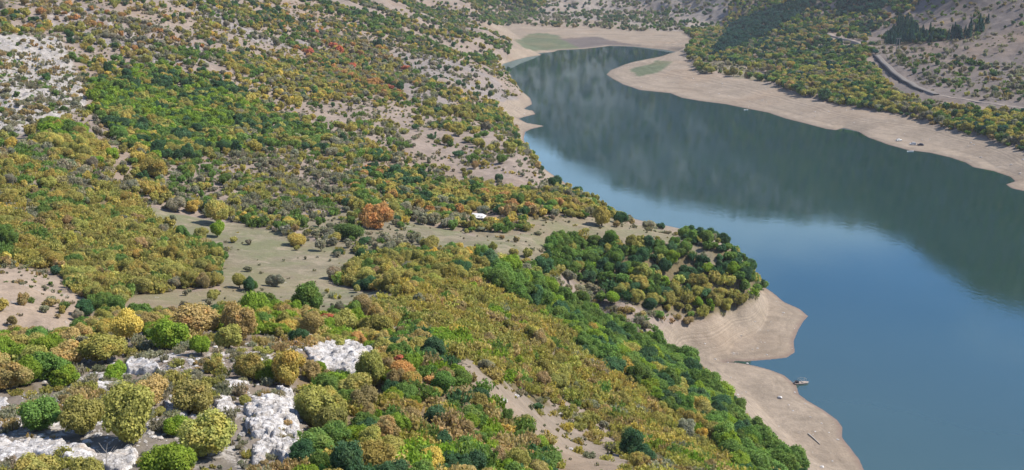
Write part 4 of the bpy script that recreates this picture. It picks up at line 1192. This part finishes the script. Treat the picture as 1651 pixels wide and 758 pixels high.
# moored boats and vehicles by the far shore
def boat(u_, v_, rz_, mat, label, L_=4.6):
    x, y = at_z(u_, v_, .2)
    t = thing('rowing_boat', label, 'boat', (x, y, 0), rz_, 'boats moored at the far shore')
    st = [(-.5, .26, .0), (-.45, .32, 0), (0, .36, 0), (.3, .26, .02), (.5, .03, .1)]
    def hb_(bm):
        rings = []
        for px_, w_, r_ in st:
            px_ *= L_; w_ *= L_ * .5
            rings.append([bm.verts.new(q) for q in ((px_, -w_, .45 + r_ * 2), (px_, -w_ * .7, -.1), (px_, w_ * .7, -.1), (px_, w_, .45 + r_ * 2), (px_, w_ * .82, .43 + r_ * 2), (px_, w_ * .6, .08), (px_, -w_ * .6, .08), (px_, -w_ * .82, .43 + r_ * 2))])
        for a, b_ in zip(rings, rings[1:]):
            for i in range(8): bm.faces.new((a[i], a[(i + 1) % 8], b_[(i + 1) % 8], b_[i]))
        bm.faces.new(rings[0][::-1]); bm.faces.new(rings[-1])
    bmo('hull', hb_, mat, t)
    for px_ in (-.25, .1):
        bmo('thwart', lambda bm: box(bm, (px_ * L_, 0, .34), (.28, L_ * .26, .05)), wood, t)
boat(1468, 244, R(8), white, 'pale rowing boat floating just off the beach below the parked vehicles')
boat(1203, 177, R(20), white, 'tiny white boat alone off the long far beach', 4.0)
boat(1397, 213.5, R(-25), navy, 'small dark boat drawn to the shore of the far beach', 4.0)

def vehicle(u_, v_, rz_, mat, label, van=False):
    p = cast(u_, v_, 300)
    t = thing('parked_car', label, 'car', (p[0], p[1], p[2]), rz_, 'vehicles parked on the far beach')
    hgt = .85 if not van else 1.1
    bmo('body', lambda bm: box(bm, (0, 0, .35 + hgt / 2 - .05), (4.4, 1.8, hgt - .1), 0, (.97, .92)), mat, t, bevel=.09)
    cb = bmo('cabin', lambda bm: box(bm, (-.25 if not van else -.5, 0, .3 + hgt + .28), (2.5 if not van else 3.2, 1.6, .56 if not van else .85), 0, (.72, .82)), mat, t, bevel=.06)
    bmo('window', lambda bm: box(bm, (-.25 if not van else -.5, 0, .3 + hgt + .27), (2.2 if not van else 3.0, 1.63, .34), 0, (.84, .9)), glass, cb)
    bmo('windscreen', lambda bm: box(bm, (-.25 if not van else -.5, 0, .3 + hgt + .25), (2.52 if not van else 3.22, 1.3, .34), 0, (.82, .9)), glass, cb)
    for a in (-1.35, 1.35):
        for s_ in (-.84, .84):
            w_ = bmo('wheel', lambda bm: tub(bm, [(a, s_ - .1, .33), (a, s_ + .1, .33)], [.33, .33], 14), rubber, t)
            bmo('rim', lambda bm: tub(bm, [(a, s_ - .115, .33), (a, s_ + .115, .33)], [.19, .19], 10), silver, w_)
    for s_ in (-.6, .6):
        bmo('headlight', lambda bm: box(bm, (2.17, s_, .75), (.08, .3, .16)), glass, t)
vehicle(1449, 227.5, R(15), silver, 'silver car parked apart on the far beach')
vehicle(1471.5, 234, R(170), white, 'white van parked beside the dark car on the far beach', True)
vehicle(1484, 235, R(165), navy, 'dark car parked behind the white van on the far beach')

# road and its retaining wall on the right hillside
def course(uv, n_=60):
    W_ = [cast(a, b_, 500) for a, b_ in uv]
    W_ = np.array([w_[:2] for w_ in W_ if w_])
    d = np.r_[0, np.cumsum(np.hypot(*np.diff(W_, axis=0).T))]
    t_ = np.linspace(0, d[-1], n_)
    xs, ys = np.interp(t_, d, W_[:, 0]), np.interp(t_, d, W_[:, 1])
    k_ = np.ones(7) / 7
    xp, yp = np.pad(xs, 3, 'edge'), np.pad(ys, 3, 'edge')
    return np.convolve(xp, k_, 'valid'), np.convolve(yp, k_, 'valid')
def ribbon(name, uv, width, mat, lift=.35, n_=80):
    xs, ys = course(uv, n_)
    tx_, ty_ = np.gradient(xs), np.gradient(ys); L_ = np.hypot(tx_, ty_); nx_, ny_ = -ty_ / L_, tx_ / L_
    lat = np.linspace(-.5, .5, 5) * width
    X = xs[:, None] + nx_[:, None] * lat; Y = ys[:, None] + ny_[:, None] * lat
    zc_ = height(X, Y).max(1) + lift
    zc_ = np.convolve(np.pad(zc_, 4, 'edge'), np.ones(9) / 9, 'valid')
    Zt = np.repeat(zc_[:, None], 5, 1)
    # skirts down both sides so that the roadbed is solid
    X = np.c_[X[:, 0] - nx_ * 1.5, X, X[:, -1] + nx_ * 1.5]; Y = np.c_[Y[:, 0] - ny_ * 1.5, Y, Y[:, -1] + ny_ * 1.5]; Zt = np.c_[Zt[:, 0] - 3, Zt, Zt[:, -1] - 3]
    me = mesh_grid(name, X, Y, Zt)
    return link(name, me, mat, kind='structure'), xs, ys, nx_, ny_, zc_
rd = [(1412,90),(1420,97),(1432,108),(1442,120),(1458,131),(1478,142),(1500,151),(1512,154)]
_, xs, ys, nx_, ny_, zc_ = ribbon('road', rd, 4.6, asphalt, 1.2)
ribbon('dirt_track', [(1336,54),(1350,60),(1372,66),(1392,72),(1412,74)], 6.5, simple('pale_dirt', (.24, .20, .165), .95, 0, .2, .4))
# retaining wall on the lake side
ribbon('track', [(1506,153),(1530,157),(1570,163),(1610,169),(1670,176)], 4.0, simple('track_dirt', (.20, .17, .145), .95, 0, .2, .4), .15)
k_ = slice(2, 74)
_va = project(xs[20] + nx_[20] * 5, ys[20] + ny_[20] * 5, zc_[20])[1]; _vb = project(xs[20] - nx_[20] * 5, ys[20] - ny_[20] * 5, zc_[20])[1]
side = -1 if _va > _vb else 1
print('wall side', side, _va, _vb, nx_[20], ny_[20])
wxs, wys = xs[k_] + nx_[k_] * side * 3.6, ys[k_] + ny_[k_] * side * 3.6
wz = zc_[k_]
co = []; q = []
for i in range(len(wxs)):
    n0, n1 = nx_[k_][i] * side, ny_[k_][i] * side
    zb = min(height(wxs[i] + n0 * .8, wys[i] + n1 * .8), wz[i]) - 2.5
    co += [(wxs[i], wys[i], wz[i] + .3), (wxs[i] + n0 * .5, wys[i] + n1 * .5, wz[i] + .3), (wxs[i] + n0 * 1.1, wys[i] + n1 * 1.1, zb), (wxs[i] - n0 * .2, wys[i] - n1 * .2, zb)]
for i in range(len(wxs) - 1):
    a = i * 4; b_ = a + 4
    for j in range(4): q.append((a + j, a + (j + 1) % 4, b_ + (j + 1) % 4, b_ + j))
q += [(3, 2, 1, 0), (len(co) - 4, len(co) - 3, len(co) - 2, len(co) - 1)]
me = bpy.data.meshes.new('retaining_wall'); fill(me, np.array(co), np.array(q))
link('retaining_wall', me, stonew, label='long dark retaining wall along the lake side of the hillside road', cat='wall')

# power pole, bleached trunk, dead branch, driftwood, culvert head
p = cast(1447, 84, 600)
t = thing('power_pole', 'tall pale double power pole below the dark pine patch', 'pole', p)
for s_ in (-1.6, 1.6):
    bmo('pole', lambda bm: tub(bm, [(s_, 0, -.5), (s_ * .8, 0, 15)], [.30, .20], 8), concrete, t)
bmo('crossarm', lambda bm: box(bm, (0, 0, 14.2), (5.4, .25, .3)), concrete, t)
for s_ in (-2.3, 0, 2.3):
    bmo('insulator', lambda bm: tub(bm, [(s_, 0, 14.36), (s_, 0, 14.6), (s_, 0, 14.9)], [.1, .16, .07], 8), white, t)

def branchy(name, label, cat, u_, v_, h_, lean, seed, mat=bleached, k0=5):
    p = cast(u_, v_)
    t = thing(name, label, cat, (p[0], p[1], p[2] - .1))
    r = np.random.default_rng(seed)
    def tr_(bm):
        tub(bm, [(0, 0, 0), (lean * .3, .05, h_ * .4), (lean * .5, 0, h_ * .7), (lean, 0, h_)], [h_ * .022, h_ * .018, h_ * .012, h_ * .004])
    bmo('trunk', tr_, mat, t)
    for i in range(k0):
        a = r.random() * 6.28; z0 = h_ * (.35 + .5 * r.random()); L_ = h_ * (.18 + .22 * r.random())
        f_ = z0 / h_ * lean
        bmo('branch', lambda bm: tub(bm, [(f_ * .8, 0, z0), (f_ + math.cos(a) * L_ * .5, math.sin(a) * L_ * .5, z0 + L_ * .35), (f_ + math.cos(a) * L_, math.sin(a) * L_, z0 + L_ * .9)], [h_ * .009, h_ * .006, h_ * .003]), mat, t)
branchy('dead_tree', 'thin bleached bare trunk with a forked top standing by the white slabs', 'dead tree', 171, 756, 2.6, .35, 3)
branchy('dead_branch', 'bleached dead branch leaning at the top of the tall white rock face', 'dead tree', 450, 622, 1.7, .5, 5)
branchy('dead_tree', 'small pale dead stub standing beside the dead branch', 'dead tree', 471, 629, 1.2, -.2, 8, k0=3)
def log_(u1, v1, u2, v2, rad, label):
    a, b_ = cast(u1, v1), cast(u2, v2)
    a, b_ = Vector(a), Vector(b_); m_ = (a + b_) / 2
    bm_l = lambda bm: tub(bm, [tuple(a - m_ + Vector((0, 0, rad * .7))), (0.05, .12, rad * .8), tuple(b_ - m_ + Vector((0, 0, rad * .6)))], [rad, rad * .9, rad * .5], 8)
    o = bmo('driftwood_log', bm_l, bleached); o.location = m_
    o['label'] = label; o['category'] = 'log'
log_(1303, 700, 1322, 717, .22, 'long pale driftwood log lying on the near beach')
log_(1040, 752, 1062, 758, .12, 'pale fallen pole at the foot of the gully')

# loose boulders
def boulder_mesh(seed):
    r = np.random.default_rng(seed)
    bm = bmesh.new(); bmesh.ops.create_icosphere(bm, subdivisions=3, radius=.5)
    ax = r.normal(size=(9, 3)); ax /= np.linalg.norm(ax, axis=1, keepdims=True); of = .30 + .16 * r.random(9)
    for v_ in bm.verts:
        p_ = np.array(v_.co)
        for a, o_ in zip(ax, of):
            d_ = p_ @ a
            if d_ > o_: p_ = p_ - a * (d_ - o_) * .9
        p_[2] *= .75
        v_.co = Vector(p_ * (1 + .05 * r.normal()))
    me = bpy.data.meshes.new('boulder'); bm.to_mesh(me); bm.free(); me.materials.append(lm)
    return me
BM_ = [boulder_mesh(i) for i in range(6)]
for i, (u_, v_, d_, lab) in enumerate([(391,702,.75,'rounded white boulder on the bare earth beside the tall white rock face'),(1257,642,1.6,'pale boulder on the near beach level with the raft'),
    (1325,754,1.2,'small white stone low on the near beach by the water'),(140,715,.9,'brown-white boulder above the cracked slabs under the round trees'),(157,703,.8,'reddish flat stone beneath the three round trees'),
    (211,590,1.1,'upright grey stone standing at the end of the domed white rock'),(903,668,.9,'white boulder at the upper edge of the wide grey gully'),(921,725,.8,'white stone in the middle of the wide grey gully'),
    (700,512,1.6,'pale flat rock breaking through the brush above the autumn slope'),(710,505,1.2,'small grey rock beside the pale flat rock in the brush'),(812,648,1.2,'pale stone at the narrow neck of the gully'),
    (832,640,1.0,'white stone across the neck of the gully'),(244,589,.5,'tiny bluish white stone on the crest of the domed rock'),(90,380,2.2,'white boulder in a gap of the left brushwood'),(496,742,1.1,'pinkish boulder at the foot of the tall white rock face'),
    (600,505,1.1,'grey stone among the crest trees near the low end of the meadow'),(1205,586,.9,'white stone at the tip of the beach inlet'),(1180,690,1.5,'pale boulder between the green tree belt and the beach')]):
    p = cast(u_, v_)
    o = link('boulder', BM_[i % 6], label=lab, cat='boulder')
    o.location = (p[0], p[1], p[2] + d_ * .12); o.scale = (d_ * 1.2, d_, d_ * .8); o.rotation_euler = (0, 0, i * 1.7)
    if i == 5: o.scale = (.8, .8, 1.6)


# ---- loose rubble on the knoll and the drawn-down shore: beyond counting, one object
sc_col = bpy.data.collections.new('rubble_kinds')
for i in range(6):
    o = bpy.data.objects.new('rubble_%02d' % i, BM_[i]); sc_col.objects.link(o)
G2 = GN.copy(); G2.name = 'stones_on_points'
for n_ in G2.nodes:
    if n_.bl_idname == 'GeometryNodeCollectionInfo': n_.inputs['Collection'].default_value = sc_col
def rubble(name, y0, y1, zs, cnt, lo, hi, label, seed):
    r = np.random.default_rng(seed)
    y = y0 + (y1 - y0) * r.random(cnt); x = (r.random(cnt) * 2 - 1) * .56 * y
    z = height(x, y); zi_ = zone_ids(x, y, z); sdd = height(x, y, sd)
    gate = fbm(x, y, 9, 3, seed + 3) + .25 * r.random(cnt)
    m = np.isin(names[zi_], zs) & (z > .1) & (gate > .02)
    x, y, z = x[m], y[m], z[m]
    me = bpy.data.meshes.new(name); me.vertices.add(len(x)); me.vertices.foreach_set('co', np.stack([x, y, z], 1).astype(np.float32).ravel())
    sz = lo + (hi - lo) * r.random(len(x)) ** 4
    for nm, tp, key, val in (('idx', 'INT', 'value', r.integers(0, 6, len(x)).astype(np.int32)), ('rot', 'FLOAT_VECTOR', 'vector', np.stack([x * 0, x * 0, r.random(len(x)) * 6.3], 1).astype(np.float32).ravel()),
                             ('scl', 'FLOAT_VECTOR', 'vector', np.stack([sz * 1.2, sz, sz * .7], 1).astype(np.float32).ravel())):
        a = me.attributes.new(nm, tp, 'POINT'); a.data.foreach_set(key, val)
    o = link(name, me, kind='stuff', label=label, cat='rubble')
    o.modifiers.new('stones', 'NODES').node_group = G2
rubble('limestone_rubble', 60, 182, ['knoll', 'knollback'], 26000, .12, .95, 'white limestone rubble strewn over the rocky knoll', 5)
rubble('shore_stones', 255, 470, ['beach', 'rough'], 5000, .15, .9, 'small pale stones strewn along the near beach', 6)
rubble('far_shore_stones', 550, 1500, ['beach'], 7000, .4, 1.8, 'pale stones strewn along the far beaches', 7)

# ------------------------------------------------------------------ haze: one closed box of thin air over the valley
if HAZE:
    bm = bmesh.new(); bmesh.ops.create_cube(bm, size=1)
    me = bpy.data.meshes.new('haze'); bm.to_mesh(me); bm.free()
    hm = bpy.data.materials.new('haze'); hm.use_nodes = True
    nt = hm.node_tree; nt.nodes.remove(nt.nodes['Principled BSDF'])
    pv = nt.nodes.new('ShaderNodeVolumePrincipled')
    pv.inputs['Color'].default_value = (.80, .87, 1.0, 1); pv.inputs['Density'].default_value = HAZE
    nt.links.new(pv.outputs[0], nt.nodes['Material Output'].inputs['Volume'])
    o = link('haze', me, hm, kind='stuff')
    x0_, x1_ = -9300, 9300
    zt_ = max(float(H.max()), CAM_H) + 40
    o.location = (0, 0, (zt_ - 20) / 2); o.scale = (x1_ - x0_, x1_ - x0_, zt_ + 20)
